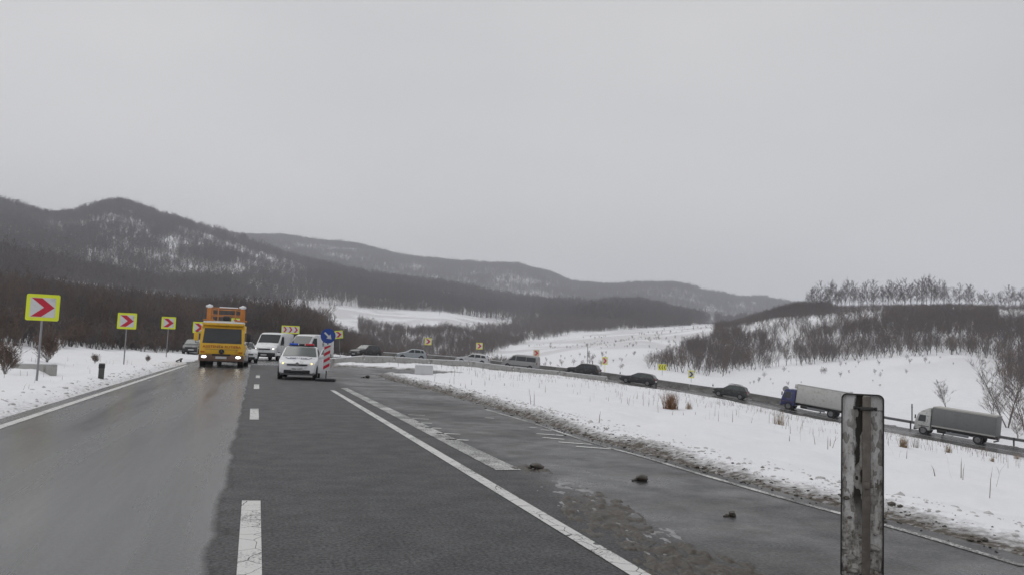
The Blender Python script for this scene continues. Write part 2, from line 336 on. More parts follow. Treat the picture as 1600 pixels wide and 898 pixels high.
# ------------------------------------------------------------------ asphalt
def asphalt_material(name, seam):
    m = bpy.data.materials.new(name); m.use_nodes = True; t = m.node_tree; b = t.nodes['Principled BSDF']; N = t.nodes.new; K = t.links.new
    tcn = N('ShaderNodeTexCoord'); sp = N('ShaderNodeSeparateXYZ'); K(tcn.outputs['Object'], sp.inputs[0])
    def noise(s, d=6, r=.6, mapping=None):
        n = N('ShaderNodeTexNoise'); n.inputs['Scale'].default_value = s; n.inputs['Detail'].default_value = d; n.inputs['Roughness'].default_value = r
        if mapping:
            mpn = N('ShaderNodeMapping'); mpn.inputs['Scale'].default_value = mapping; K(tcn.outputs['Object'], mpn.inputs[0]); K(mpn.outputs[0], n.inputs['Vector'])
        else: K(tcn.outputs['Object'], n.inputs['Vector'])
        return n
    def math_(op, a, b_, c=None, clamp=False):
        x = N('ShaderNodeMath'); x.operation = op; x.use_clamp = clamp
        for i, v in enumerate((a, b_, c)):
            if v is None: continue
            if isinstance(v, (int, float)): x.inputs[i].default_value = v
            else: K(v, x.inputs[i])
        return x.outputs[0]
    def mixc(f, a, c):
        x = N('ShaderNodeMix'); x.data_type = 'RGBA'
        if isinstance(f, (int, float)): x.inputs[0].default_value = f
        else: K(f, x.inputs[0])
        for i, v in ((6, a), (7, c)):
            if isinstance(v, tuple): x.inputs[i].default_value = (*v, 1)
            else: K(v, x.inputs[i])
        return x.outputs[2]
    grit = noise(70, 4, .8); big = noise(.35, 5, .6); streak = noise(1.0, 6, .65, (1.6, .09, 1)); mid = noise(2.3, 7, .65)
    gr = math_('MULTIPLY_ADD', noise(34, 5, .75).outputs['Fac'], 3.6, -1.3, True)
    old = mixc(gr, (.014, .014, .016), (.10, .099, .102))
    old = mixc(math_('MULTIPLY_ADD', mid.outputs['Fac'], 1.2, -.35, True), old, (.034, .034, .036))
    trk = math_('ABSOLUTE', math_('SUBTRACT', math_('ABSOLUTE', math_('ADD', sp.outputs['X'], 1.95), 0), .82), 0)
    trk = math_('MULTIPLY', math_('SUBTRACT', 1.0, math_('MULTIPLY', trk, 2.4), None, True), math_('MULTIPLY_ADD', streak.outputs['Fac'], 1.3, -.15, True))    # wheel tracks
    new = mixc(gr, (.050, .051, .052), (.105, .105, .105))
    new = mixc(math_('MULTIPLY', streak.outputs['Fac'], .5), new, (.085, .0845, .083))
    new = mixc(math_('MULTIPLY', trk, .6), new, (.042, .042, .043))
    if seam:
        w = noise(.7, 7, .6); dx = math_('MULTIPLY_ADD', w.outputs['Fac'], .24, -.35)        # ragged joint of the two layers
        e = math_('SUBTRACT', sp.outputs['X'], dx)
        f = math_('MULTIPLY_ADD', e, 16.0, .5, True)
        col = mixc(f, new, old)
        crack = math_('SUBTRACT', 1.0, math_('MULTIPLY', math_('ABSOLUTE', math_('SUBTRACT', e, math_('MULTIPLY_ADD', mid.outputs['Fac'], .30, -.10)), 0), 42.0), None, True)
        crack = math_('MULTIPLY', crack, math_('MULTIPLY_ADD', big.outputs['Fac'], 6, -2.3, True))
        vor = N('ShaderNodeTexVoronoi'); vor.feature = 'DISTANCE_TO_EDGE'; vor.inputs['Scale'].default_value = .55
        wv = N('ShaderNodeVectorMath'); wv.operation = 'ADD'; sc2 = N('ShaderNodeVectorMath'); sc2.operation = 'SCALE'; sc2.inputs['Scale'].default_value = .9
        K(mid.outputs['Color'], sc2.inputs[0]); K(tcn.outputs['Object'], wv.inputs[0]); K(sc2.outputs[0], wv.inputs[1]); K(wv.outputs[0], vor.inputs['Vector'])
        ck = math_('SUBTRACT', 1.0, math_('MULTIPLY', vor.outputs['Distance'], 70.0), None, True)
        gate = math_('MULTIPLY_ADD', big.outputs['Fac'], 6, -3.1, True)
        ck = math_('MULTIPLY', math_('MULTIPLY', ck, gate), f)
        cracks = math_('MAXIMUM', crack, ck)
        col = mixc(math_('MULTIPLY', cracks, .8), col, (.012, .012, .012))
        damp = f
    else:
        col = mixc(math_('MULTIPLY_ADD', big.outputs['Fac'], 3, -1, True), new, old); cracks = None; damp = .5
    if seam:                                              # mud film dragged across the closed lane
        film = noise(1.1, 8, .7, (.55, .9, 1)); lim = math_('MULTIPLY_ADD', math_('SUBTRACT', sp.outputs['X'], 3.0), 1.6, 0, True)
        fm = math_('MULTIPLY', math_('MULTIPLY_ADD', film.outputs['Fac'], 4.5, -2.0, True), lim)
        col = mixc(math_('MULTIPLY', fm, .55), col, (.13, .125, .115))
    K(col, b.inputs['Base Color'])
    rr = math_('SUBTRACT', math_('MULTIPLY_ADD', streak.outputs['Fac'], .46, .03), math_('MULTIPLY', trk, .10)); r2 = math_('MULTIPLY_ADD', mid.outputs['Fac'], .45, .42)
    if seam: r2 = math_('SUBTRACT', r2, math_('MULTIPLY', lim, math_('MULTIPLY_ADD', big.outputs['Fac'], 1.2, -.38, True)))
    if seam:
        mr = N('ShaderNodeMix'); K(f, mr.inputs[0]); K(rr, mr.inputs[2]); K(r2, mr.inputs[3]); K(mr.outputs[0], b.inputs['Roughness'])
    else: K(rr, b.inputs['Roughness'])
    sl_ = math_('MULTIPLY_ADD', gr, .45, .20)
    if seam: sl_ = math_('ADD', sl_, math_('MULTIPLY', math_('SUBTRACT', 1.0, f), .28))
    K(sl_, b.inputs['Specular IOR Level'])
    hgt = math_('ADD', math_('MULTIPLY', grit.outputs['Fac'], .6), math_('MULTIPLY', gr, .5))
    if cracks is not None: hgt = math_('SUBTRACT', hgt, math_('MULTIPLY', cracks, 2.0))
    if seam: hgt = math_('MULTIPLY', hgt, math_('MULTIPLY_ADD', f, .8, .2))
    bn = N('ShaderNodeBump'); bn.inputs['Strength'].default_value = .3; bn.inputs['Distance'].default_value = .004; K(hgt, bn.inputs['Height']); K(bn.outputs[0], b.inputs['Normal'])
    return m
ASPH = asphalt_material('wet_asphalt', True); ASPH2 = asphalt_material('wet_asphalt_lower', False)
bm = bmesh.new(); fv = [bm.verts.new((x, y, 0)) for x, y in UPOLY]; bm.faces.new(fv); bmesh.ops.triangulate(bm, faces=bm.faces)
road = bm_obj('road', bm, ASPH); road['kind'] = 'structure'
if road.data.polygons[0].normal.z < 0: road.data.flip_normals()
c = CEN[LOWI0:]; nn = QN[LOWI0:]
v = []; f = []
for k in range(len(c)):
    zz = c[k, 2] + .006
    for s in (-1, -.5, 0, .5, 1): v.append((c[k, 0] + nn[k, 0] * HW * s, c[k, 1] + nn[k, 1] * HW * s, zz))
for k in range(len(c) - 1):
    for j in range(4): a = k * 5 + j; f.append((a, a + 1, a + 6, a + 5))
lr = mesh_obj('lower_road', v, f, ASPH2, None, True); lr['kind'] = 'structure'
if lr.data.polygons[0].normal.z < 0: lr.data.flip_normals()

# painted markings
def paint_material(name='road_paint', wear=0.):
    m = bpy.data.materials.new(name); m.use_nodes = True; t = m.node_tree; b = t.nodes['Principled BSDF']; N = t.nodes.new; K = t.links.new
    tcn = N('ShaderNodeTexCoord'); n = N('ShaderNodeTexNoise'); n.inputs['Scale'].default_value = 45; n.inputs['Detail'].default_value = 6; n.inputs['Roughness'].default_value = .75
    n2 = N('ShaderNodeTexNoise'); n2.inputs['Scale'].default_value = 1.3; n2.inputs['Detail'].default_value = 5
    K(tcn.outputs['Object'], n.inputs['Vector']); K(tcn.outputs['Object'], n2.inputs['Vector'])
    a = N('ShaderNodeMath'); a.operation = 'MULTIPLY_ADD'; K(n2.outputs['Fac'], a.inputs[0]); a.inputs[1].default_value = .55; K(n.outputs['Fac'], a.inputs[2])
    r = N('ShaderNodeValToRGB'); r.color_ramp.elements[0].position = .84 - wear; r.color_ramp.elements[0].color = (.62, .62, .60, 1); r.color_ramp.elements[1].position = .93 - wear * .7; r.color_ramp.elements[1].color = (.11, .11, .11, 1)
    vor = N('ShaderNodeTexVoronoi'); vor.feature = 'DISTANCE_TO_EDGE'; vor.inputs['Scale'].default_value = 3.5
    wv = N('ShaderNodeVectorMath'); wv.operation = 'ADD'; s2 = N('ShaderNodeVectorMath'); s2.operation = 'SCALE'; s2.inputs['Scale'].default_value = .35
    K(n2.outputs['Color'], s2.inputs[0]); K(tcn.outputs['Object'], wv.inputs[0]); K(s2.outputs[0], wv.inputs[1]); K(wv.outputs[0], vor.inputs['Vector'])
    ck = N('ShaderNodeMath'); ck.operation = 'LESS_THAN'; K(vor.outputs['Distance'], ck.inputs[0]); ck.inputs[1].default_value = .012
    mx_ = N('ShaderNodeMix'); mx_.data_type = 'RGBA'; K(ck.outputs[0], mx_.inputs[0]); K(a.outputs[0], r.inputs[0]); K(r.outputs[0], mx_.inputs[6]); mx_.inputs[7].default_value = (.06, .06, .06, 1)
    K(mx_.outputs[2], b.inputs['Base Color']); b.inputs['Roughness'].default_value = .55
    return m
PAINT = paint_material(); WORN = paint_material('worn_paint', .14)
def strip(name, pts, w, z=.006, parent=road):
    pts = np.array(pts, float); t = np.gradient(pts, axis=0); t /= np.linalg.norm(t, axis=1)[:, None]; n = np.column_stack([t[:, 1], -t[:, 0]])
    w = np.broadcast_to(np.array(w, float), (len(pts),)) / 2
    v = [(p[0] + q[0] * s * h, p[1] + q[1] * s * h, z) for p, q, h in zip(pts, n, w) for s in (-1, 1)]
    f = [(2 * k, 2 * k + 1, 2 * k + 3, 2 * k + 2) for k in range(len(pts) - 1)]
    o = mesh_obj(name, v, f, PAINT, parent)
    if o.data.polygons[0].normal.z < 0: o.data.flip_normals()
    return o
def gl(a, b, n=12): A = G(*a); B = G(*b); return [A + (B - A) * t for t in np.linspace(0, 1, n)]
lx = -3.77
strip('edge_line', [(lx, y) for y in np.linspace(-10, 50, 40)], .16)
def pquad(name, q, z=.006):
    v = [(*G(*p), z) for p in q]; o = mesh_obj(name, v, [tuple(range(len(v)))], PAINT, road)
    if o.data.polygons[0].normal.z < 0: o.data.flip_normals()
    return o
for q in ([(378, 782), (407, 782), (410, 930), (367, 930)], [(391, 638), (404, 638), (404.5, 655), (390, 655)], [(397, 600), (405, 600), (405, 607), (396.5, 607)], [(400, 586), (406, 586), (406, 590), (399.5, 590)]): pquad('centre_dash', q)
A, B = G(519, 609), G(1000, 898); dB = (B - A) / np.linalg.norm(B - A)
strip('lane_line', [A + dB * s for s in np.linspace(0, np.linalg.norm(B - A) + 4, 30)], .15)
A, B = G(538, 606), G(795, 734); strip('lane_line', [A + (B - A) * s for s in np.linspace(0, 1, 24)], np.linspace(.24, .34, 24)).data.materials[0] = WORN
for a, b in (((638, 647.5), (664, 648.5)), ((644, 653.5), (670, 654.5)), ((652, 660), (675, 661)), ((664, 667.5), (690, 669)), ((682, 676.5), (719, 678)), ((696, 685.5), (732, 687.5)),
             ((758, 652), (772, 653)), ((828, 667), (838, 668)), ((845, 671), (862, 672)), ((838, 677), (880, 680)), ((872, 690), (925, 694)), ((900, 697), (955, 701)), ((848, 683), (882, 686))):
    strip('hatch_line', gl(a, b, 6), .12)
ed = edge([(755, 638), (830, 660), (925, 691), (1000, 712), (1100, 742), (1250, 785), (1400, 825), (1600, 884)])
strip('edge_line', dens(ed, 6), .09).data.materials[0] = WORN
lt = [(c[k, 0] + nn[k, 0] * .1, c[k, 1] + nn[k, 1] * .1, c[k, 2] + .0125) for k in range(60, len(c))]
def strip3(name, P, w):
    P = np.array(P); t = np.gradient(P[:, :2], axis=0); t /= np.linalg.norm(t, axis=1)[:, None]; n = np.column_stack([t[:, 1], -t[:, 0]])
    v = [(p[0] + q[0] * s * w / 2, p[1] + q[1] * s * w / 2, p[2]) for p, q in zip(P, n) for s in (-1, 1)]
    o = mesh_obj(name, v, [(2 * k, 2 * k + 1, 2 * k + 3, 2 * k + 2) for k in range(len(P) - 1)], PAINT, lr)
    if o.data.polygons[0].normal.z < 0: o.data.flip_normals()
strip3('edge_line', [(c[k, 0] + nn[k, 0] * 4.0, c[k, 1] + nn[k, 1] * 4.0, c[k, 2] + .0125) for k in range(80, len(c))], .18)
strip3('centre_line', lt, .15)
# ------------------------------------------------------------------ mud, slush and rubble along the asphalt
MUD = mat('mud', (.055, .046, .035), .5, var=.45, scale=9, bump=.6, dirt=(.15, .135, .115), dirt_amt=.10, dirt_scale=14)
SLUSH = mat('grey_slush', (.24, .24, .245), .35, var=.3, scale=12, bump=.4, dirt=(.10, .095, .085), dirt_amt=.35, dirt_scale=9)
def mound(name, cx, cy, L_, W_, ang, h, seed, m, label, thr=.46, nx=150, ny=80, cat='mud'):
    u = np.linspace(-1, 1, nx); w = np.linspace(-1, 1, ny); U, W = np.meshgrid(u, w, indexing='ij')
    x = U * L_ / 2; y = W * W_ / 2
    r = np.sqrt(U ** 2 + W ** 2) + (fbm(x * 2.2 + seed, y * 2.2, 3, seed) - .47) * 1.3
    n = fbm(x * 6.5 + seed * 3, y * 15, 5, seed + 5)
    z = h * (np.clip(.85 - r, -1.2, .5) * .8 + (n - thr) * 2.2) - .006
    z = np.where(np.sqrt(U ** 2 + W ** 2) > .97, -.03, np.clip(z, -.03, h))
    ca, sa = math.cos(ang), math.sin(ang)
    me = grid_mesh(name, x * ca - y * sa, x * sa + y * ca, z); o = link(name, me, m); o.location = (cx, cy, 0)
    return tag(o, label, cat)
ln = G(1000, 898) - G(519, 609); LA = math.atan2(ln[1], ln[0])
for k, (a, b, w, h, lab) in enumerate([((905, 765), (985, 850), .75, .036, 'brown mud ridge on wet asphalt, the longest of the patches'), ((985, 828), (1025, 872), .42, .026, 'small brown mud patch between two larger mud ridges'),
        ((1035, 848), (1150, 930), .9, .042, 'coarse brown mud heap beside the solid white line'), ((805, 722), (850, 742), .45, .026, 'dark mud smear where the thick worn line ends')]):
    A = G(*a); B = G(*b); d = B - A; Cc = (A + B) / 2
    mound('mud_patch', Cc[0], Cc[1], np.linalg.norm(d) * 1.2, w * 1.05, math.atan2(d[1], d[0]), h, 11 + k, MUD, lab)
for k, (a, b, w, lab) in enumerate([((868, 742), (930, 826), .8, 'thin grey slush beside the long mud ridge'), ((985, 800), (1090, 905), .8, 'thin grey slush around the coarse mud heap')]):
    A = G(*a); B = G(*b); d = B - A; Cc = (A + B) / 2
    mound('slush_patch', Cc[0], Cc[1], np.linalg.norm(d) * 1.1, w * .9, math.atan2(d[1], d[0]), .014, 31 + k, SLUSH, lab, .57, cat='slush')
def lump(bm, c, r, seed, sub=1):
    g = bmesh.ops.create_icosphere(bm, subdivisions=sub, radius=1); rr = random.Random(seed)
    sx, sy, sz = r * rr.uniform(.7, 1.4), r * rr.uniform(.7, 1.3), r * rr.uniform(.5, .9)
    for v_ in g['verts']:
        k = rr.uniform(.75, 1.2); v_.co = Vector((v_.co.x * sx * k + c[0], v_.co.y * sy * k + c[1], v_.co.z * sz * k + c[2]))
for k, (p, r, lab) in enumerate([((1003, 750), .062, 'dark mud clod with crumbs on the wet closed lane'), ((1144, 806), .042, 'small lone mud clod on the wet closed lane'), ((838, 732), .07, 'mud clod where the thick worn line ends'), ((574, 590), .13, 'dirty ice lump at the tip of the snowy infield')]):
    A = G(*p); bm = bmesh.new()
    lump(bm, (0, 0, r * .5), r, k, 2); lump(bm, (-r * 1.3, .1 * r, r * .25), r * .5, k + 9); lump(bm, (-r * 2.1, -.2 * r, r * .15), r * .3, k + 19); lump(bm, (r * .7, r * .3, r * .5), r * .5, k + 29)
    o = bm_obj('mud_clod', bm, MUD, None, True, 60); o.location = (A[0], A[1], 0); tag(o, lab, 'mud clod')
# ploughed crumbs of dirty snow along the edges: nobody could count them
ico = bmesh.new(); bmesh.ops.create_icosphere(ico, subdivisions=1, radius=1); IV = np.array([v_.co for v_ in ico.verts]); IF = np.array([[v_.index for v_ in f_.verts] for f_ in ico.faces]); ico.free()
def rubble(name, P, R, m):
    V = []; F = []; n = len(P)
    k = rng.uniform(.7, 1.25, (n, len(IV), 1)); s = np.stack([R * rng.uniform(.7, 1.5, n), R * rng.uniform(.7, 1.5, n), R * rng.uniform(.5, .9, n)], -1)[:, None, :]
    V = (IV[None] * k * s + P[:, None, :]).reshape(-1, 3); F = (IF[None] + (np.arange(n) * len(IV))[:, None, None]).reshape(-1, 3)
    o = mesh_obj(name, V, F.tolist(), m); o['kind'] = 'stuff'; return o
ie = dens(INNER, 30); tt = np.gradient(ie, axis=0); tt /= np.linalg.norm(tt, axis=1)[:, None]; en = np.column_stack([-tt[:, 1], tt[:, 0]])
seg = np.linalg.norm(np.diff(ie, axis=0), axis=1); cum = np.append(0, np.cumsum(seg))
def along(n, spread, off):
    s = rng.uniform(0, cum[-1], n); i = np.clip(np.searchsorted(cum, s) - 1, 0, len(ie) - 1)
    o = off + np.abs(rng.normal(0, spread, n)); p = ie[i] + en[i] * o[:, None] + rng.normal(0, .12, (n, 2))
    return np.column_stack([p, [hz(a, b) for a, b in p]])
P = along(1800, .55, .4); rubble('snow_rubble', P, rng.gamma(1.4, .0075, len(P)) + .004, mat('dirty_snow', (.50, .49, .48), .75, var=.5, scale=3.5))
P = along(1500, .36, -.05); P[:, 2] = np.maximum(P[:, 2], .005); rubble('dirt_crumbs', P, rng.gamma(1.4, .0065, len(P)) + .004, MUD)
p = np.column_stack([-4.2 - np.abs(rng.normal(0, .5, 500)), 6 + 44 * rng.random(500) ** .8]); P = np.column_stack([p, [hz(a, b) for a, b in p]])
rubble('snow_rubble', P, rng.gamma(1.6, .010, 500) + .005, _mats['dirty_snow'])

# ------------------------------------------------------------------ bare winter trees
BARK = mat('bark', (.13, .115, .108), .9, var=.35, scale=3, bump=.3)
TWIG = mat('twigs', (.135, .118, .116), .9, var=.3, scale=.6)
TWIGB = mat('brown_twigs', (.165, .122, .10), .9, var=.3, scale=.8)
def tree_geo(seed, h=10., nb=14, ns=5, ntw=5, tw=.05, crown0=.28, spread=.32, stems=1, lean=.03, tr=.016):
    R = random.Random(seed); TV, TF, CV, CF = [], [], [], []
    def tb(p, q, r1, r2, n=4):
        d = (q - p); a = d.orthogonal().normalized(); b = d.cross(a).normalized(); i = len(TV)
        for (o, r) in ((p, r1), (q, r2)):
            for k in range(n): t = 2 * PI * k / n; TV.append(o + a * (r * math.cos(t)) + b * (r * math.sin(t)))
        for k in range(n): TF.append((i + k, i + (k + 1) % n, i + n + (k + 1) % n, i + n + k))
    def twig(p, d, l):
        s = d.orthogonal().normalized(); s.rotate(Matrix.Rotation(R.uniform(0, 2 * PI), 3, d.normalized())); i = len(CV)
        mid = p + d * l * .5 + Vector((R.uniform(-1, 1), R.uniform(-1, 1), R.uniform(-.3, 1))) * l * .12
        CV.extend([p - s * tw * .5, p + s * tw * .5, mid + s * tw * .35, mid - s * tw * .35, p + d * l]); CF.extend([(i, i + 1, i + 2, i + 3), (i + 3, i + 2, i + 4)])
    for st in range(stems):
        an = R.uniform(0, 2 * PI); ln_ = lean if stems == 1 else R.uniform(.12, .5)
        hh = h * (1 if st == 0 else R.uniform(.6, .98)); top = Vector((math.cos(an) * ln_ * hh, math.sin(an) * ln_ * hh, hh * .9)); pts = [Vector((0, 0, -.3))]
        for k in range(1, 6): t = k / 5; pts.append(top * t + Vector((R.uniform(-1, 1), R.uniform(-1, 1), 0)) * hh * .012)
        for k in range(5): tb(pts[k], pts[k + 1], hh * tr * (1 - k / 5.3), hh * tr * (1 - (k + 1) / 5.3))
        for bnum in range(nb):
            t = crown0 + (1 - crown0) * (bnum + R.random()) / nb; k = min(int(t * 5), 4); p = pts[k].lerp(pts[k + 1], t * 5 - k)
            a = R.uniform(0, 2 * PI); up = R.uniform(.55, 1.25) + t * .5; d = Vector((math.cos(a), math.sin(a), up)).normalized()
            bl = hh * spread * (1.15 - .75 * t) * R.uniform(.7, 1.25); q = p + d * bl + Vector((0, 0, bl * .1))
            tb(p, q, hh * tr * .38 * (1.1 - t * .6), hh * tr * .1, 3)
            for sb in range(ns):
                u = R.uniform(.25, 1); p2 = p.lerp(q, u); d2 = (d + Vector((R.uniform(-1, 1), R.uniform(-1, 1), R.uniform(-.1, .9))) * .75).normalized(); l2 = bl * R.uniform(.3, .6)
                twig(p2, d2, l2)
                for w_ in range(ntw):
                    d3 = (d2 + Vector((R.uniform(-1, 1), R.uniform(-1, 1), R.uniform(-.3, .9))) * .7).normalized(); twig(p2 + d2 * l2 * R.uniform(.2, 1), d3, l2 * R.uniform(.4, .9))
    return TV, TF, CV, CF
def tree_meshes(name, cm=TWIG, **kw):
    a, b, c_, d = tree_geo(**kw)
    m1 = bpy.data.meshes.new(name + '_trunk'); m1.from_pydata([tuple(v_) for v_ in a], [], b); m1.materials.append(BARK)
    m2 = bpy.data.meshes.new(name + '_crown'); m2.from_pydata([tuple(v_) for v_ in c_], [], d); m2.materials.append(cm); return m1, m2
def joined(name, cm=TWIG, **kw):
    a, b, c_, d = tree_geo(**kw); n = len(a)
    me = bpy.data.meshes.new(name); me.from_pydata([tuple(v_) for v_ in a + c_], [], b + [tuple(i + n for i in f_) for f_ in d])
    me.materials.append(BARK); me.materials.append(cm); me.polygons.foreach_set('material_index', [0] * len(b) + [1] * len(d)); return me
def proto_coll(name, meshes):
    cc = bpy.data.collections.new(name)
    for k, me in enumerate(meshes):
        cc.objects.link(bpy.data.objects.new('%s_%02d' % (name, k), me))
    return cc
C_NEAR = proto_coll('near_wood', [joined('near_tree', TWIG if k % 3 else TWIGB, seed=20 + k, h=10, nb=15, ns=5, ntw=5, tw=.035, stems=1 + (k % 2), crown0=.18, spread=.34) for k in range(6)])
C_FAR = proto_coll('far_wood', [joined('far_tree', seed=60 + k, h=12, nb=11, ns=4, ntw=4, tw=.13, crown0=.30, spread=.34, tr=.014) for k in range(5)])
C_SHR = proto_coll('shrub', [joined('shrub_bush', TWIG if k % 2 else TWIGB, seed=90 + k, h=4, nb=5, ns=4, ntw=4, tw=.05, stems=6, crown0=.15, spread=.4, tr=.008) for k in range(4)])
def scatter(name, coll, P, scale, idxn):
    n = len(P); me = bpy.data.meshes.new(name); me.vertices.add(n); me.vertices.foreach_set('co', P.astype(np.float32).ravel())
    for nm, ty, val in (('scl', 'FLOAT', scale.astype(np.float32)), ('rot', 'FLOAT', (rng.random(n) * 2 * PI).astype(np.float32)), ('idx', 'INT', rng.integers(0, idxn, n).astype(np.int32))):
        a_ = me.attributes.new(nm, ty, 'POINT'); a_.data.foreach_set('value', val)
    o = bpy.data.objects.new(name, me); COL.objects.link(o); o['kind'] = 'stuff'
    g = bpy.data.node_groups.new(name, 'GeometryNodeTree'); g.interface.new_socket('Geometry', in_out='INPUT', socket_type='NodeSocketGeometry'); g.interface.new_socket('Geometry', in_out='OUTPUT', socket_type='NodeSocketGeometry')
    N = g.nodes.new; gi = N('NodeGroupInput'); go = N('NodeGroupOutput'); iop = N('GeometryNodeInstanceOnPoints'); ci = N('GeometryNodeCollectionInfo')
    ci.inputs['Collection'].default_value = coll; ci.inputs['Separate Children'].default_value = True; ci.inputs['Reset Children'].default_value = True
    def attr(nm, ty): a_ = N('GeometryNodeInputNamedAttribute'); a_.data_type = ty; a_.inputs['Name'].default_value = nm; return a_.outputs[0]
    cx_ = N('ShaderNodeCombineXYZ'); g.links.new(attr('rot', 'FLOAT'), cx_.inputs[2])
    g.links.new(gi.outputs[0], iop.inputs['Points']); g.links.new(ci.outputs[0], iop.inputs['Instance']); iop.inputs['Pick Instance'].default_value = True
    g.links.new(attr('idx', 'INT'), iop.inputs['Instance Index']); g.links.new(cx_.outputs[0], iop.inputs['Rotation']); g.links.new(attr('scl', 'FLOAT'), iop.inputs['Scale'])
    g.links.new(iop.outputs[0], go.inputs[0]); md = o.modifiers.new('scatter', 'NODES'); md.node_group = g; return o

# where woods stand, read off the ground's own picture position
def poly_in(px, py, poly): return inside(px, py, np.array(poly, float))
def rand_polar(n, r0, r1, a0=-21, a1=59):
    r = np.sqrt(rng.uniform(r0 * r0, r1 * r1, n)); a = np.radians(rng.uniform(a0, a1, n)); x = r * np.sin(a); y = r * np.cos(a)
    i = np.clip(((a - AZ[0]) / (AZ[1] - AZ[0])), 0, nf - 1.001); j = np.interp(r, RS, np.arange(len(RS))); i0 = i.astype(int); j0 = np.clip(j.astype(int), 0, len(RS) - 2); u = i - i0; v_ = j - j0
    z = (ZG[i0, j0] * (1 - u) + ZG[i0 + 1, j0] * u) * (1 - v_) + (ZG[i0, j0 + 1] * (1 - u) + ZG[i0 + 1, j0 + 1] * u) * v_
    P = np.column_stack([x, y, z]); px, py = proj(P); return P, px, py, r
MEADOW = [(500, 474), (560, 482), (690, 487), (760, 497), (830, 512), (740, 514), (700, 511), (640, 516), (600, 511), (560, 500), (516, 494)]
FIELD = [(1150, 640), (1135, 585), (1165, 578), (1300, 566), (1420, 556), (1500, 554), (1560, 562), (1562, 600), (1640, 640), (1640, 720)]
SNOWHILL = [(740, 570), (800, 540), (900, 520), (1120, 505), (1112, 535), (1060, 548), (1005, 575), (990, 600)]
def clear(px, py): return poly_in(px, py, MEADOW) | poly_in(px, py, FIELD) | poly_in(px, py, SNOWHILL)
# left wood close to the road
P, px, py, r = rand_polar(30000, 44, 330)
dUx, dLx, _ = near_fields(P[:, 0], P[:, 1]); off = np.minimum(dUx, dLx)
keep = (px < 655) & (off > 13) & ~poly_in(px, py, MEADOW) & (P[:, 0] < 8 + P[:, 1] * .12)
lim = np.interp(px, [-100, 0, 120, 260, 330, 480, 620, 700], [46, 48, 66, 84, 118, 128, 132, 140]); keep &= r > lim
keep &= (rng.random(len(P)) < np.interp(r, [40, 120, 330], [.75, .6, .35]))
s = np.interp(px, [-100, 0, 150, 300, 490, 520, 640], [.62, .6, .58, .66, .70, .46, .32]) * rng.uniform(.6, 1.12, len(P)) * np.interp(r, [45, 75, 150, 330], [.55, .85, 1, 1.05])
near_tree_pts = (P[keep], s[keep], r[keep]); print('left wood', keep.sum())
o_ = np.argsort(near_tree_pts[2]); NI = 60
scatter('roadside_wood', C_NEAR, near_tree_pts[0][o_[NI:]], near_tree_pts[1][o_[NI:]], 6)
pm = [tree_meshes('birch', TWIG if k % 2 else TWIGB, seed=200 + k, h=10, nb=16, ns=5, ntw=6, tw=.03, stems=1 + k % 2, crown0=.15, spread=.33) for k in range(4)]
for q, k in enumerate(o_[:NI]):
    e = empty('bare_tree', near_tree_pts[0][k], rng.uniform(0, 6), 'thin bare tree at the front of the wood behind the chevron signs', 'tree', 'bare trees at the edge of the roadside wood'); e.scale = [float(near_tree_pts[1][k])] * 3
    a_, b_ = pm[q % 4]; link('trunk', a_, None, e); link('crown', b_, None, e)
# brush under the wood edge
P, px, py, r = rand_polar(16000, 26, 130, -21, 12); dUx, dLx, _ = near_fields(P[:, 0], P[:, 1]); off = np.minimum(dUx, dLx)
lim = np.interp(px, [-100, 0, 60, 120, 260, 330, 480, 620], [33, 36, 44, 60, 78, 110, 124, 130]); keep = (off > 9) & (px < 600) & (r > lim) & (r < lim + 26) & (rng.random(len(P)) < .45)
scatter('roadside_brush', C_SHR, P[keep], rng.uniform(.25, .62, keep.sum()), 4)
# valley scrub beyond the bend, scrub of the right hill, hedges
P, px, py, r = [np.concatenate(q) for q in zip(rand_polar(42000, 130, 430, 4, 59), rand_polar(34000, 430, 720, 4, 59))]; dens_n = fbm(P[:, 0] / 14, P[:, 1] / 14, 3, 40)
keep = (px > 560) & (r > 150) & ~clear(px, py) & (dens_n > np.interp(px, [600, 900, 1200, 1600], [.34, .37, .28, .25]))
sn = poly_in(px, py, [(1130, 520), (1210, 500), (1320, 492), (1400, 486), (1380, 505), (1300, 520), (1200, 530)]); keep &= ~(sn & (rng.random(len(P)) < .8))
keep &= ~((px > 1095) & (r > 400)); keep &= ~((px > 1560) & (py < 505) & (py > 480)); keep &= (rng.random(len(P)) < np.interp(r, [130, 300, 720], [.55, .6, .8]))
scatter('valley_scrub', C_NEAR, P[keep], np.interp(r[keep], [130, 300, 460, 700], [.30, .42, .5, .9]) * np.interp(px[keep], [560, 700, 1000, 1200], [.75, .75, .9, 1]) * np.where((px[keep] > 1100) & (r[keep] > 350), .55, 1) * np.interp(px[keep] + (r[keep] < 300) * 200, [1090, 1150, 1240], [1, .6, 1]) * rng.uniform(.6, 1.2, keep.sum()), 6); print('scrub', keep.sum())
k2 = poly_in(px, py, [(740, 560), (900, 525), (1120, 508), (1110, 535), (1000, 570), (960, 590)]) | poly_in(px, py, FIELD); k2 &= (r > 125) & (rng.random(len(P)) < .05) & (dens_n > .45)
scatter('low_scrub', C_SHR, P[k2], rng.uniform(.1, .35, k2.sum()), 4)
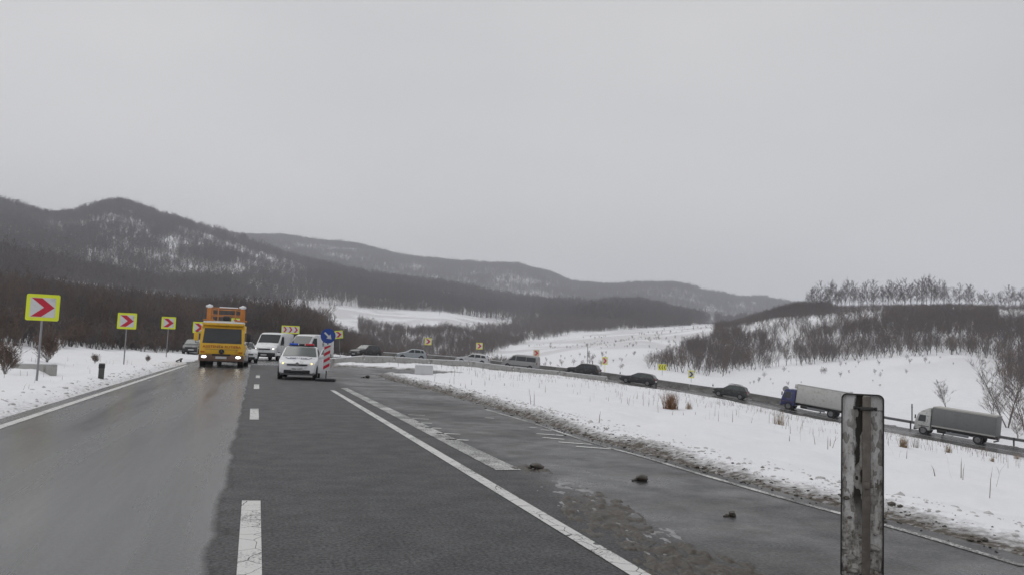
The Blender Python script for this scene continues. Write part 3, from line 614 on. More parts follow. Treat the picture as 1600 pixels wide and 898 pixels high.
# middle ridge and mountains
P, px, py, r = rand_polar(95000, 330, 1420); dn = fbm(P[:, 0] / 45, P[:, 1] / 45, 3, 50)
keep = ~clear(px, py) & (r > np.interp(px, [0, 600, 800, 1100, 1115, 1130], [330, 690, 700, 560, 800, 1000])) & (px < 1250)
patch = poly_in(px, py, [(230, 380), (300, 360), (470, 410), (480, 440), (330, 440), (230, 420)]); keep &= ~(patch & (dn < .50) & (rng.random(len(P)) < .75)) & ~((dn < .34) & (rng.random(len(P)) < .6))
scatter('mountain_wood', C_FAR, P[keep], rng.uniform(.55, 1.3, keep.sum()) * (.55 + .95 * fbm(P[keep, 0] / 35, P[keep, 1] / 35, 3, 71)), 5); print('mountain', keep.sum())
P, px, py, r = rand_polar(125000, 1500, 2750, -21, 45); dn = fbm(P[:, 0] / 60, P[:, 1] / 60, 3, 51); keep = (dn > .36) | (rng.random(len(P)) < .35)
scatter('far_mountain_wood', C_FAR, P[keep], rng.uniform(.8, 1.7, keep.sum()) * (.5 + 1.05 * fbm(P[keep, 0] / 60, P[keep, 1] / 60, 3, 72)), 5)
# trees along the right ridge, each one to be told apart on the skyline
rm = [tree_meshes('ridge', TWIG, seed=300 + k, h=12, nb=22, ns=6, ntw=6, tw=.055, crown0=.14 + .07 * (k % 4), spread=.29 + .03 * (k % 4), tr=.012, lean=.02 + .02 * (k % 3)) for k in range(7)]
def place_tree(px_, py_, r_, h, k, label, group, meshes, nm='bare_tree', h0=12.):
    p = RP(px_, py_, r_); z = hz(p[0], p[1]); e = empty(nm, (p[0], p[1], z), rng.uniform(0, 6), label, 'tree', group); e.scale = [h / h0] * 3
    a_, b_ = meshes[k % len(meshes)]; link('trunk', a_, None, e); link('crown', b_, None, e); return e
for q, x in enumerate(np.concatenate([np.linspace(1264, 1484, 58), np.linspace(1490, 1640, 28)])):
    place_tree(x + rng.uniform(-4, 4), 478, 436 + rng.uniform(-26, 16), (13.0 if x < 1480 else 9.5) * rng.uniform(.55, 1.18), q, 'tall bare tree standing against the sky along the ridge', 'bare trees along the ridge skyline', rm)
# wood of the right shoulder
P, px, py, r = rand_polar(16000, 385, 470, 22, 59); keep = (px > 1120) & (px < 1300) | (px >= 1300) & (rng.random(len(P)) < .35)
scatter('ridge_wood', C_NEAR, P[keep], rng.uniform(.15, .5, keep.sum()) * np.interp(px[keep], [1120, 1170, 1250, 1290, 1310], [.25, .6, 1.3, 1.2, .55]) * (.5 + fbm(P[keep, 0] / 12, P[keep, 1] / 12, 2, 66)), 6)
nmsh = [tree_meshes('bankside', TWIGB if k else TWIG, seed=330 + k, h=9, nb=16, ns=6, ntw=6, tw=.028, stems=3, crown0=.12, spread=.36, tr=.010) for k in range(3)]
for q, (x, y, r_, h, lab) in enumerate([(1574, 640, 108, 8.2, 'many-stemmed bare tree beside the lower road behind the grey box truck'), (1602, 650, 104, 7.2, 'bare bushy tree leaning over the lower road'), (1555, 655, 112, 4.5, 'low bare shrub between the bankside trees'),
        (1478, 640, 122, 3.4, 'small rounded bare bush on the snowy field'), (1590, 672, 100, 3.2, 'brown brush at the foot of the bankside trees')]):
    place_tree(x, y, r_, h, q, lab, None, nmsh, h0=9.)
for q, (x, y, r_, h, lab) in enumerate([(687, 490, 640, 7.5, 'lone bare tree standing on the white meadow'), (533, 476, 650, 9, 'bare tree at the upper edge of the white meadow'), (784, 506, 690, 8, 'small bare tree at the tip of the white meadow')]):
    place_tree(x, y, r_, h, q, lab, None, rm)
shm = [tree_meshes('bush', TWIGB, seed=360 + k, h=4, nb=7, ns=5, ntw=6, tw=.03, stems=22, crown0=.05, spread=.45, tr=.004) for k in range(2)]
for q, (x, y, h, lab) in enumerate([(10, 560, 1.1, 'brown bush at the wood edge left of the big chevron sign'), (75, 548, 1.5, 'snow dusted bush just behind the big chevron sign'), (150, 548, .5, 'low dry bush between the two nearest chevron signs'), (232, 547, .4, 'brown tuft of brush beside the third chevron sign')]):
    r_ = [30, 40, 46, 52][q]; place_tree(x, y, r_, h, q, lab, None, shm, 'bare_bush', 4.)

# ------------------------------------------------------------------ dry grass
STRAW = mat('dry_straw', (.28, .20, .12), .85, var=.35, scale=2)
STALK = mat('dry_stalk', (.16, .125, .095), .9, var=.3, scale=2)
def stems(P, hmin, hmax, w, lean, seed, per=1):
    R = np.random.default_rng(seed); V = []; F = []
    for p in P:
        for k in range(per):
            h = R.uniform(hmin, hmax); a = R.uniform(0, 2 * PI); l = abs(R.normal(0, lean)) * h; d = np.array([math.cos(a), math.sin(a), 0]); s = np.array([-d[1], d[0], 0]) * w
            b = p + d * R.uniform(0, .05) * (per > 1); i = len(V); m_ = b + np.array([0, 0, h * .6]) + d * l * .35; t = b + np.array([0, 0, h]) + d * l
            V += [b - s, b + s, m_ + s * .7, m_ - s * .7, t]; F += [(i, i + 1, i + 2, i + 3), (i + 3, i + 2, i + 4)]
    return V, F
n = 16000; a = np.radians(rng.uniform(6, 56, n)); t = rng.random(n) ** .55
re = np.interp(a, EA, ER) + 1.5; ri = np.interp(a, IA, IR) - .6; rr = re + (ri - re) * t; gx = rr * np.sin(a); gy = rr * np.cos(a)
keep = (fbm(gx / 3, gy / 3, 3, 60) > .47 - .1 * t) & (rng.random(n) < .15 + .6 * t ** 2)
Pg = np.array([(x, y, hz(x, y) - .02) for x, y in zip(gx[keep], gy[keep])])
V, F = stems(Pg, .14, .55, .009, .3, 1); o = mesh_obj('dry_stalks', V, F, STALK); o['kind'] = 'stuff'
p = np.column_stack([-5 - rng.random(260) * 14, 12 + 36 * rng.random(260)]); Pg = np.array([(x, y, hz(x, y) - .02) for x, y in p]); V, F = stems(Pg, .1, .4, .006, .3, 2); o = mesh_obj('dry_stalks', V, F, STALK); o['kind'] = 'stuff'
for q, (x, y, r_, h, n_, lab, m_) in enumerate([(1048, 638, 40, .85, 260, 'big rusty brown grass tuft on the snowy infield', mat('rusty_straw', (.22, .12, .06), .85, var=.3, scale=3)), (1076, 641, 39, .45, 60, 'small straw tuft just beside the big rusty grass tuft', STRAW), (1217, 664, 36, .85, 70, 'dark stalky grass tuft below the blue box truck', STRAW),
        (1412, 698, 32, .5, 110, 'straw tuft just right of the dirty beacon panel', STRAW), (1432, 696, 33, .75, 26, 'thin tall weed stalks between two straw tufts', STALK), (1482, 704, 31, .55, 70, 'pale straw tuft on the infield below the grey box truck', STRAW), (1550, 715, 29, .3, 50, 'flat straw tuft near the end of the infield', STRAW), (1588, 708, 31, .55, 60, 'straw tuft at the lower road edge, farthest downhill', STRAW)]):
    p = RP(x, y, r_)[:2]
    for _ in range(12):                                   # slide along the ray until the tuft stands on the ground it is seen on
        zt = hz(p[0], p[1]); g_ = G(x, y, zt); p = .5 * p + .5 * g_ if np.hypot(*g_) < 75 else p
    Pt = [np.array([rng.normal(0, .13 * h), rng.normal(0, .13 * h), 0]) for _ in range(n_ // 2)]; V, F = stems(Pt, h * .45, h, .007, .4, 80 + q, 2)
    o = mesh_obj('grass_tuft', V, F, m_); o.location = (p[0], p[1], hz(*p) - .03); tag(o, lab, 'grass tuft')
# ------------------------------------------------------------------ barriers and guardrails
CONC = mat('concrete', (.36, .355, .34), .85, var=.18, scale=2.5, bump=.35, dirt=(.16, .15, .135), dirt_amt=.22, dirt_scale=2.2)
CONCD = mat('dirty_concrete', (.20, .195, .185), .85, var=.25, scale=2.5, bump=.35, dirt=(.10, .092, .08), dirt_amt=.3, dirt_scale=1.8)
SNOWC = mat('snow_cap', (.84, .85, .87), .8, var=.05, scale=5, bump=.4)
STEEL = mat('galvanised_steel', (.20, .20, .205), .5, .6, var=.25, scale=3, dirt=(.10, .09, .08), dirt_amt=.3)
DARKST = mat('dark_steel', (.055, .052, .05), .55, .4, var=.3, scale=5)
BLACK = mat('black_plastic', (.018, .018, .02), .5, var=.2, scale=8)
def barrier(name, A, B, za, zb, m, h, label, group, cat='barrier'):
    A = np.array(A, float); B = np.array(B, float); d = B - A; l = np.hypot(*d); e = empty(name, (*((A + B) / 2), (za + zb) / 2), math.atan2(d[1], d[0]), label, cat, group, ry=-math.atan2(zb - za, l))
    prof = [(-.28, -.12), (.28, -.12), (.28, .08), (.14, .30), (.09, h), (-.09, h), (-.14, .30), (-.28, .08)]
    prism('block', prof, -l / 2 + .02, l / 2 - .02, m, e, .012, 'x')
    cap = prism('snow_cap', [(-.085, h + .003), (.085, h + .003), (.06, h + .045), (-.05, h + .05)], -l / 2 + .1, l / 2 - .08, SNOWC, e, .01, 'x')
    box('joint_plate', (l / 2 - .12, -.17, .38), (.10, .035, .14), SNOWC if m is CONC else CONCD, e, .01); return e
BP = [(494, 571, 60), (513, 569, 64), (567, 567.5, 70), (614, 570, 74), (669, 574.5, 78), (731, 580, 82), (801, 587, 86), (873, 594, 89.5), (948, 599.5, 92)]
BW = []
for x, y, Zd in BP:
    d_ = ray(x, y); BW.append(tuple(np.array([d_[0], d_[1]]) * Zd / FPX))
adj = ['beside the red and white beacon', 'in front of the dark grey roof-rack car', 'in front of the grey car and the silver hatchback', 'in front of the silver hatchback', 'between the silver hatchback and the white wagon', 'in front of the white wagon', 'in front of the silver minibus', 'last of the row, ending by the dark estate car']
for k in range(len(BW) - 1):
    a_, b_ = BW[k], BW[k + 1]; barrier('concrete_barrier', a_, b_, hz(*a_) - .1, hz(*b_) - .1, CONC, .66, 'grey concrete barrier ' + adj[k], 'concrete barriers along the inner side of the bend')
# outer parapet of the lower arm
ob = CEN[:, :2] - QN * (HW + 1.3); oi = [i for i in range(len(ob)) if i >= 96]
acc = []; last = None; start = oi[0]; cumo = np.append(0, np.cumsum(np.linalg.norm(np.diff(ob[oi], axis=0), axis=1)))
def opt(s): return np.array([np.interp(s, cumo, ob[oi][:, 0]), np.interp(s, cumo, ob[oi][:, 1])])
s0 = 0.; end_par = None; SPAR = 54.; nper = 9
for k in range(nper):
    a_ = opt(SPAR * k / nper); b_ = opt(SPAR * (k + 1) / nper)
    barrier('parapet_block', a_, b_, max(hz(*a_), zroad(*a_)) - .08, max(hz(*b_), zroad(*b_)) - .08, CONCD, .78, 'dark weathered concrete parapet block on the outer side of the bend', 'parapet blocks along the outer side of the bend')
SEND = cumo[-1]
def guardrail(sa, sb, label):
    n = int((sb - sa) / 3.2); pts = [opt(sa + (sb - sa) * i / n) for i in range(n + 1)]; zs_ = [zroad(*p_) for p_ in pts]
    e = empty('guardrail', (*pts[0], zs_[0]), 0, label, 'guardrail')
    o0 = np.array([*pts[0], zs_[0]])
    for p_, z_ in zip(pts, zs_):
        q_ = np.array([*p_, z_]) - o0; box('post', (q_[0], q_[1], q_[2] + .28), (.10, .12, .96), DARKST, e)
    for i in range(n):
        a_ = np.array([*pts[i], zs_[i]]) - o0; b_ = np.array([*pts[i + 1], zs_[i + 1]]) - o0; d = b_ - a_; nrm = np.array([d[1], -d[0], 0]); nrm /= np.linalg.norm(nrm)
        v = []; W = [(-.15, .0), (-.09, .05), (-.04, .05), (0, .01), (.04, .05), (.09, .05), (.15, .0)]
        for base in (a_, b_):
            for (zz, oo) in W: v.append(base + nrm * (oo - .11) * -1 * -1 + np.array([0, 0, .60 + zz]))
            for (zz, oo) in W[::-1]: v.append(base + nrm * (oo - .116) + np.array([0, 0, .60 + zz]))
        k = 14; mesh_obj('rail', v, [(j, (j + 1) % k, k + (j + 1) % k, k + j) for j in range(k)], STEEL, e)
guardrail(SPAR + .4, min(SPAR + 58, SEND - 1), 'steel crash rail on posts along the outer edge of the lower road')

# ------------------------------------------------------------------ signs
YEL = mat('fluorescent_yellow', (.72, .80, .03), .45, var=.04, scale=4, dirt=(.48, .50, .16), dirt_amt=.14, dirt_scale=4)
YEL2 = mat('faded_yellow', (.72, .70, .08), .5, var=.08, scale=4)
WHT = mat('sign_white', (.62, .62, .62), .4, var=.05, scale=4, dirt=(.42, .41, .39), dirt_amt=.14, dirt_scale=5); REDS = mat('sign_red', (.50, .010, .035), .4, var=.06, scale=4)
SBLK = mat('sign_black', (.02, .02, .022), .45); SBLU = mat('sign_blue', (.012, .055, .30), .4, var=.06, scale=4); GREY = mat('sign_grey', (.28, .28, .285), .45, .5, var=.15, scale=6)
def rrect(w, h, r, n=4):
    out = []
    for cx_, cy_, a0 in ((w / 2 - r, h / 2 - r, 0), (-w / 2 + r, h / 2 - r, 90), (-w / 2 + r, -h / 2 + r, 180), (w / 2 - r, -h / 2 + r, 270)):
        for k in range(n + 1): t = math.radians(a0 + 90 * k / n); out.append((cx_ + r * math.cos(t), cy_ + r * math.sin(t)))
    return out
def chevron_poly(cx_, w, h, dirn=1, th=.45):
    pts = [(-w / 2, h / 2), (-w / 2 + w * th, h / 2), (w / 2, 0), (-w / 2 + w * th, -h / 2), (-w / 2, -h / 2), (w / 2 - w * th, 0)]
    return [(cx_ + dirn * a_, b_) for a_, b_ in pts]
def sign(px_, cy, r_, w, h, label, n=1, dirn=1, face=None, roll=0., frame=YEL, chev=REDS, postm=None, inner=None, zoff=0):
    c3 = RP(px_, cy, r_); z0 = hz(c3[0], c3[1]) - .1; az = math.atan2(c3[0], c3[1]) if face is None else face      # faces -y turned by az
    e = empty('chevron_sign', (c3[0], c3[1], z0), -az, label, 'road sign', 'chevron signs along the bend', ry=roll); hc = c3[2] - z0 + zoff
    tube('post', [(0, .05, 0), (0, .05, hc + h * .35)], .032, postm or GREY, e, 10)
    sh = lambda poly: [(a_, b_ + hc) for a_, b_ in poly]
    p_ = prism('panel', sh(rrect(w, h, .05)), 0, .022, frame, e)
    iw, ih = w * (.76 if n == 1 else .9), h * .74
    prism('face', sh([(-iw / 2, -ih / 2), (iw / 2, -ih / 2), (iw / 2, ih / 2), (-iw / 2, ih / 2)]), -.004, -.001, inner or WHT, p_)
    cw = iw / n
    for k in range(n):
        cxk = -iw / 2 + cw * (k + .5); prism('chevron', sh(chevron_poly(cxk, cw * (.92 if n == 1 else .72), ih * .96, dirn)), -.008, -.0055, chev, p_)
    box('bracket', (0, .03, hc + h * .22), (.11, .03, .04), GREY, e); box('bracket', (0, .03, hc - h * .22), (.11, .03, .04), GREY, e); return e
def sign_ground(px_, py_, cy, w, h, label, **k):
    d = G(px_, py_); r_ = np.hypot(*d)
    for _ in range(8): d = .5 * d + .5 * G(px_, py_, hz(*d)); r_ = np.hypot(*d)
    return sign(px_, cy, r_, w, h, label, **k)
sign(67, 480, 27.2, .86, .77, 'largest red and white chevron sign with yellow border, before a low concrete wall', face=-.12)
sign(198.5, 501, 46, .91, .83, 'yellow bordered chevron sign just beyond the short dark marker stump', face=-.05)
sign(263.5, 504, 62, .95, .86, 'yellow bordered chevron sign between brush tufts at the snow edge', face=0)
sign(311, 511, 74, 1.0, .95, 'chevron sign half hidden behind the left of the yellow truck cab', face=0)
sign(370, 504, 86, 1.1, .95, 'yellow chevron sign showing beside the raised orange platform', face=0)
sign(454, 514.5, 100, 2.1, .95, 'wide sign with three red chevrons above the white vans', n=3, face=.1)
sign(534, 522, 104, 1.05, 1.0, 'tilted chevron sign beside the round blue arrow sign', roll=-.12, face=.3)
sign(669, 533, 118, 1.0, 1.0, 'chevron sign above the silver hatchback', frame=YEL2)
sign(749, 540, 122, 1.0, 1.0, 'chevron sign above the half hidden white wagon', frame=YEL2)
sign(838, 551, 122, 1.0, 1.0, 'pale faded chevron sign behind the silver minibus', face=.75, frame=mat('pale_yellow', (.62, .52, .30), .5, var=.1, scale=4), inner=mat('pale_face', (.55, .45, .36), .5))
sign(945, 563, 119, 1.0, 1.1, 'narrow looking chevron sign on a yellow post by the dark sport utility car', face=1.0, frame=YEL2, postm=YEL2)
sign(1035, 573, 135, 1.35, 1.0, 'sign with three dark chevrons pointing the other way, by the scrub', n=3, dirn=-1, chev=SBLK, frame=YEL2, inner=YEL2)
sign(1080, 584, 124, .95, 1.15, 'yellow sign with a single dark chevron beside the scrub', chev=SBLK, frame=YEL2, face=.8)

# beacon with the round arrow sign, by the police car
b0 = G(508.5, 595)
e = empty('direction_beacon', (*b0, 0), -.25, 'red and white striped beacon carrying a round blue arrow sign', 'traffic beacon')
box('base', (0, 0, .06), (.8, .4, .12), BLACK, e, .03); tube('post', [(0, .05, .1), (0, .05, 2.15)], .025, DARKST, e)
pn = prism('panel', [(a_, b_ + .98) for a_, b_ in rrect(.27, 1.08, .03)], 0, .03, WHT, e)
def clip_stripe(z0, z1, sl, w=.125):
    return [(-w, z0 - sl), (w, z0 + sl), (w, z1 + sl), (-w, z1 - sl)]
for k in range(4):
    z0 = .56 + k * .27; q_ = clip_stripe(z0, z0 + .13, .075); q_ = [(a_, min(max(b_, .46), 1.50)) for a_, b_ in q_]; prism('stripe', q_, -.005, -.001, REDS, pn)
dsc = prism('disc', [(.31 * math.cos(t), 1.88 + .31 * math.sin(t)) for t in np.linspace(0, 2 * PI, 33)[:-1]], 0, .02, SBLU, e)
ar = [(-.035, .2), (.035, .2), (.035, -.02), (.12, -.02), (0, -.2), (-.12, -.02), (-.035, -.02)]; ca, sa = math.cos(math.radians(47)), math.sin(math.radians(47))
prism('arrow', [(a_ * ca - b_ * sa, 1.88 + a_ * sa + b_ * ca) for a_, b_ in ar], -.006, -.002, WHT, dsc)

# the dirty beacon panel close by, seen from behind
def panel_material():
    m = bpy.data.materials.new('frosted_aluminium'); m.use_nodes = True; t = m.node_tree; b = t.nodes['Principled BSDF']; N = t.nodes.new; K = t.links.new
    tcn = N('ShaderNodeTexCoord'); sp = N('ShaderNodeSeparateXYZ'); K(tcn.outputs['Object'], sp.inputs[0])
    n1 = N('ShaderNodeTexNoise'); n1.inputs['Scale'].default_value = 16; n1.inputs['Detail'].default_value = 9; n1.inputs['Roughness'].default_value = .72
    n2 = N('ShaderNodeTexNoise'); n2.inputs['Scale'].default_value = 55; n2.inputs['Detail'].default_value = 5; n2.inputs['Roughness'].default_value = .7
    mpn = N('ShaderNodeMapping'); mpn.inputs['Scale'].default_value = (1, 1, .35); K(tcn.outputs['Object'], mpn.inputs[0]); K(mpn.outputs[0], n1.inputs['Vector']); K(tcn.outputs['Object'], n2.inputs['Vector'])
    r = N('ShaderNodeValToRGB'); E = r.color_ramp.elements
    E[0].position = .30; E[0].color = (.055, .047, .038, 1); E[1].position = .62; E[1].color = (.82, .81, .80, 1)
    for p_, c_ in ((.36, (.26, .235, .20, 1)), (.45, (.58, .56, .53, 1))): x = E.new(p_); x.color = c_
    a = N('ShaderNodeMath'); a.operation = 'MULTIPLY_ADD'; K(n2.outputs['Fac'], a.inputs[0]); a.inputs[1].default_value = .35; a.inputs[2].default_value = -.17
    s = N('ShaderNodeMath'); s.operation = 'ADD'; K(n1.outputs['Fac'], s.inputs[0]); K(a.outputs[0], s.inputs[1])
    zr = N('ShaderNodeMapRange'); zr.inputs[1].default_value = .35; zr.inputs[2].default_value = 1.3; zr.inputs[3].default_value = -.07; zr.inputs[4].default_value = .09; K(sp.outputs['Z'], zr.inputs[0])
    s2 = N('ShaderNodeMath'); s2.operation = 'ADD'; K(s.outputs[0], s2.inputs[0]); K(zr.outputs[0], s2.inputs[1]); 
    w1 = N('ShaderNodeMath'); w1.operation = 'MULTIPLY_ADD'; K(n1.outputs['Fac'], w1.inputs[0]); w1.inputs[1].default_value = .09; w1.inputs[2].default_value = -.094      # dark run of wet mud beside the post
    w2 = N('ShaderNodeMath'); w2.operation = 'SUBTRACT'; K(sp.outputs['X'], w2.inputs[0]); K(w1.outputs[0], w2.inputs[1])
    w3 = N('ShaderNodeMapRange'); w3.inputs[1].default_value = -.004; w3.inputs[2].default_value = .01; K(w2.outputs[0], w3.inputs[0])
    w4 = N('ShaderNodeMapRange'); w4.inputs[1].default_value = .014; w4.inputs[2].default_value = .0; K(sp.outputs['X'], w4.inputs[0])
    w5 = N('ShaderNodeMapRange'); w5.inputs[1].default_value = .38; w5.inputs[2].default_value = .72; K(sp.outputs['Z'], w5.inputs[0])
    w6 = N('ShaderNodeMath'); w6.operation = 'MULTIPLY'; K(w3.outputs[0], w6.inputs[0]); K(w4.outputs[0], w6.inputs[1]); w7 = N('ShaderNodeMath'); w7.operation = 'MULTIPLY'; K(w6.outputs[0], w7.inputs[0]); K(w5.outputs[0], w7.inputs[1])
    wm = N('ShaderNodeMix'); wm.data_type = 'RGBA'; K(w7.outputs[0], wm.inputs[0]); wm.inputs[7].default_value = (.04, .034, .028, 1)
    K(s2.outputs[0], r.inputs[0]); K(r.outputs[0], wm.inputs[6]); K(wm.outputs[2], b.inputs['Base Color'])
    b.inputs['Roughness'].default_value = .75
    bn = N('ShaderNodeBump'); bn.inputs['Strength'].default_value = .8; bn.inputs['Distance'].default_value = .006; K(s.outputs[0], bn.inputs['Height']); K(bn.outputs[0], b.inputs['Normal']); return m
PM = panel_material(); POSTM = mat('dirty_post', (.16, .14, .12), .6, .2, var=.6, scale=18, bump=.4, dirt=(.30, .28, .25), dirt_amt=.1, dirt_scale=12)
RIMM = mat('panel_rim', (.04, .038, .035), .6, .3, var=.4, scale=20); FROST = mat('frozen_slush', (.40, .385, .36), .55, var=.35, scale=22, bump=.8, dirt=(.13, .115, .09), dirt_amt=.3, dirt_scale=16)
c3 = RP(1347.5, 700, 5.35); az = math.atan2(c3[0], c3[1]); PW, PB, PT = .240, .22, 1.334
e = empty('beacon_panel', (c3[0], c3[1], 0), -az + .03, 'frosted, mud splashed beacon panel seen from the back', 'traffic beacon')
hc, hh = (PB + PT) / 2, PT - PB
prism('panel', [(a_, b_ + hc) for a_, b_ in rrect(PW - .012, hh - .012, .03, 6)], .02, .024, PM, e)
o_r = rrect(PW, hh, .034, 6); i_r = rrect(PW - .016, hh - .016, .028, 6); nr = len(o_r); v = []
for yy in (-.004, .030):
    for rg in (o_r, i_r): v += [(a_, yy, b_ + hc) for a_, b_ in rg]
f = []
for j in range(nr):
    k = (j + 1) % nr
    f += [(j, k, nr + k, nr + j), (2 * nr + j, 3 * nr + j, 3 * nr + k, 2 * nr + k), (j, 2 * nr + j, 2 * nr + k, k), (nr + j, nr + k, 3 * nr + k, 3 * nr + j)]
mesh_obj('rim', v, f, RIMM, e)
bm = bmesh.new(); b_box(bm, (.022, -.012, PT - .03 - .6), (.046, .050, 1.24), .010); bm_obj('post', bm, POSTM, e, True)
bm = bmesh.new(); b_box(bm, (.022, -.030, PT - .088), (.078, .034, .022), .006); b_tube(bm, (-.052, -.012, PT - .085), (.080, -.012, PT - .088), .0075); b_box(bm, (-.045, -.012, PT - .085), (.016, .022, .022), .004); b_box(bm, (.072, -.012, PT - .088), (.016, .022, .022), .004); cl = bm_obj('clamp', bm, DARKST, e, True)
bm = bmesh.new(); b_box(bm, (.024, -.036, .79), (.030, .026, .04), .006); b_tube(bm, (.004, -.02, .79), (.062, -.02, .785), .008); bm_obj('clamp', bm, POSTM, e, True)
box('base', (0, .05, .055), (.36, .75, .11), BLACK, e, .03)
def crust(name, fn, w, h, cxx, czz, m, nx=40, nz=80, seed=1, y0=.019):
    u = np.linspace(-.5, .5, nx); w2 = np.linspace(-.5, .5, nz); U, W = np.meshgrid(u, w2, indexing='ij'); x = U * w + cxx; z = W * h + czz; th = fn(U, W, x, z)
    return link(name, grid_mesh(name, x, y0 - th, z), m, e)
crust('frozen_slush', lambda U, W, x, z: np.where(np.abs(U) > .485, -.004, (fbm(x * 30, z * 30, 4, 5) - .40 - .30 * (W + .5) + .05) * .075 - .006), .236, .42, -.001, .43, FROST)
crust('frozen_slush', lambda U, W, x, z: np.where(np.abs(U) > .48, -.004, (fbm(x * 40 + 9, z * 14, 4, 8) - .56) * .035), .236, .62, -.001, .93, FROST, seed=2)
for k, (x, z, r_) in enumerate([(-.085, .70, .016), (-.068, .585, .015), (.055, .42, .032), (.03, .36, .028), (-.06, .35, .022), (.075, .50, .016), (-.095, .40, .018), (.02, .28, .035), (-.04, .27, .025)]):
    bm = bmesh.new(); lump(bm, (x, .012, z), r_, 50 + k, 2); bm_obj('ice_lump', bm, FROST if k > 1 else POSTM, e, True, 60)

# posts and small roadside things
def mpost(px_, cy, r_, w, h, m, label, name='marker_post', cat='post', rz=0):
    p_ = RP(px_, cy, r_); g_ = hz(p_[0], p_[1]); e = empty(name, (p_[0], p_[1], g_ - .05), rz, label, cat); box('stake', (0, 0, h / 2), (w, w * .7, h), m, e, .01)
    box('band', (0, 0, h * .82), (w + .012, w * .7 + .012, .12), BLACK if m is not BLACK else WHT, e); return e
mpost(969, 583, 108, .12, 1.25, WHT, 'white marker post behind the dark estate car'); mpost(1114, 600, 106, .12, 1.25, WHT, 'white marker post in front of the dark green car')
mpost(1025, 605, 93, .14, 1.15, BLACK, 'black marker post on the near edge of the lower road'); mpost(926, 566, 118, .10, 2.0, DARKST, 'thin dark snow pole behind the dark sport utility car')
mpost(1425, 650, 104, .12, 2.2, DARKST, 'thin dark pole in front of the white cab truck'); mpost(918, 552, 150, .09, 4.2, DARKST, 'tall thin pole on the white slope')
p_ = G(157.5, 592, .1); mpost(157.5, 592, np.hypot(*p_), .16, .55, mat('weathered_grey', (.09, .09, .088), .8, var=.4, scale=9), 'short dark weathered marker stump in the snow by the road', 'marker_stump', 'post')
p3 = RP(1228, 607, 106); g_ = zroad(p3[0], p3[1]); e = empty('round_sign', (p3[0], p3[1], hz(p3[0], p3[1]) - .1), -math.atan2(p3[0], p3[1]), 'grey back of a small round sign in front of the blue truck', 'road sign'); hc = p3[2] - e.location.z
tube('post', [(0, -.03, 0), (0, -.03, hc + .2)], .035, GREY, e); prism('disc', [(.36 * math.cos(t), hc + .36 * math.sin(t)) for t in np.linspace(0, 2 * PI, 25)[:-1]], 0, .02, GREY, e)
prism('rim', [(.38 * math.cos(t), hc + .38 * math.sin(t)) for t in np.linspace(0, 2 * PI, 25)[:-1]], .022, .03, DARKST, e)
# low culvert wall by the first sign, block with a snow cap on the infield
a_ = G(20, 574, .2); b_ = G(84, 582, .2); d = b_ - a_; l = np.hypot(*d); e = empty('culvert_wall', (*((a_ + b_) / 2), min(hz(*a_), hz(*b_)) - .05), math.atan2(d[1], d[0]), 'low pale concrete culvert wall in the snow behind the largest sign', 'wall')
prism('wall', [(-l / 2, -.3), (l / 2, -.3), (l / 2, .42), (-l / 2, .30)], -.1, .1, CONC, e, .015); prism('snow_cap', [(-l / 2 + .05, .304), (l / 2 - .03, .425), (l / 2 - .03, .46), (-l / 2 + .1, .34)], -.09, .09, SNOWC, e, .01)
cb = G(662, 588); e = empty('concrete_block', (*cb, hz(*cb) - .06), -math.atan2(cb[0], cb[1]), 'square concrete block with a snow cap beside the asphalt strip', 'block')
box('block', (0, 0, .28), (.98, .6, .56), mat('pale_concrete', (.58, .58, .58), .85, var=.15, scale=3, bump=.3), e, .03); box('snow_cap', (0, 0, .60), (.96, .58, .07), SNOWC, e, .03)
rp = G(292, 558, .3); rl = G(276, 560, .3)
e = empty('fallen_pole', (*rl, hz(*rl) + .06), math.atan2(rp[1] - rl[1], rp[0] - rl[0]), 'thin dark rail lying on the snow beyond the third sign', 'pole'); tube('rail', [(0, 0, .02), (2.4, 0, .12)], .05, DARKST, e); box('foot', (1.9, 0, .04), (.08, .1, .25), DARKST, e)
# ------------------------------------------------------------------ vehicles (local x forward, y left, z up)
GLASS = mat('dark_glass', (.025, .03, .033), .08, var=.2, scale=2, spec=.6); GLASSL = mat('light_glass', (.075, .09, .088), .1, var=.25, scale=2, spec=.6)
TYRE = mat('tyre', (.022, .021, .02), .85, var=.3, scale=8); RIM = mat('rim', (.22, .22, .225), .45, .6, var=.2, scale=8, dirt=(.08, .075, .07), dirt_amt=.2)
PLATE = mat('number_plate', (.6, .6, .6), .5, var=.05); LAMP = mat('headlamp_glass', (.42, .43, .44), .15, var=.1); LIT = mat('headlamp_lit', (1.0, .93, .78), .3, emit=5); DIM = mat('sidelamp_lit', (1.0, .78, .30), .3, emit=1.6); TAIL = mat('tail_lamp', (.22, .012, .012), .3); AMB = mat('indicator', (.55, .16, .01), .35)
def paintm(name, c_, amt=.12, rough=.38): return mat(name, c_, rough, var=.05, scale=2, dirt=(.20, .185, .165), dirt_amt=amt, dirt_scale=2.6, coat=.25)
def wheel(parent, x, y, r, w=.2, side=1):
    bm = bmesh.new(); b_tube(bm, (x, y - w / 2, r), (x, y + w / 2, r), r, n=22); o = bm_obj('wheel', bm, TYRE, parent, True)
    bm = bmesh.new(); b_tube(bm, (x, y + side * w / 2 - .01 * side, r), (x, y + side * (w / 2 + .012), r), r * .64, n=16); b_tube(bm, (x, y + side * (w / 2 + .01), r), (x, y + side * (w / 2 + .025), r), r * .2, n=10); bm_obj('rim', bm, RIM, o, True); return o
def orient(o, d):                                          # open panes face outwards
    me = o.data
    if sum((p_.normal.dot(Vector(d)) for p_ in me.polygons)) < 0: me.flip_normals()
    return o
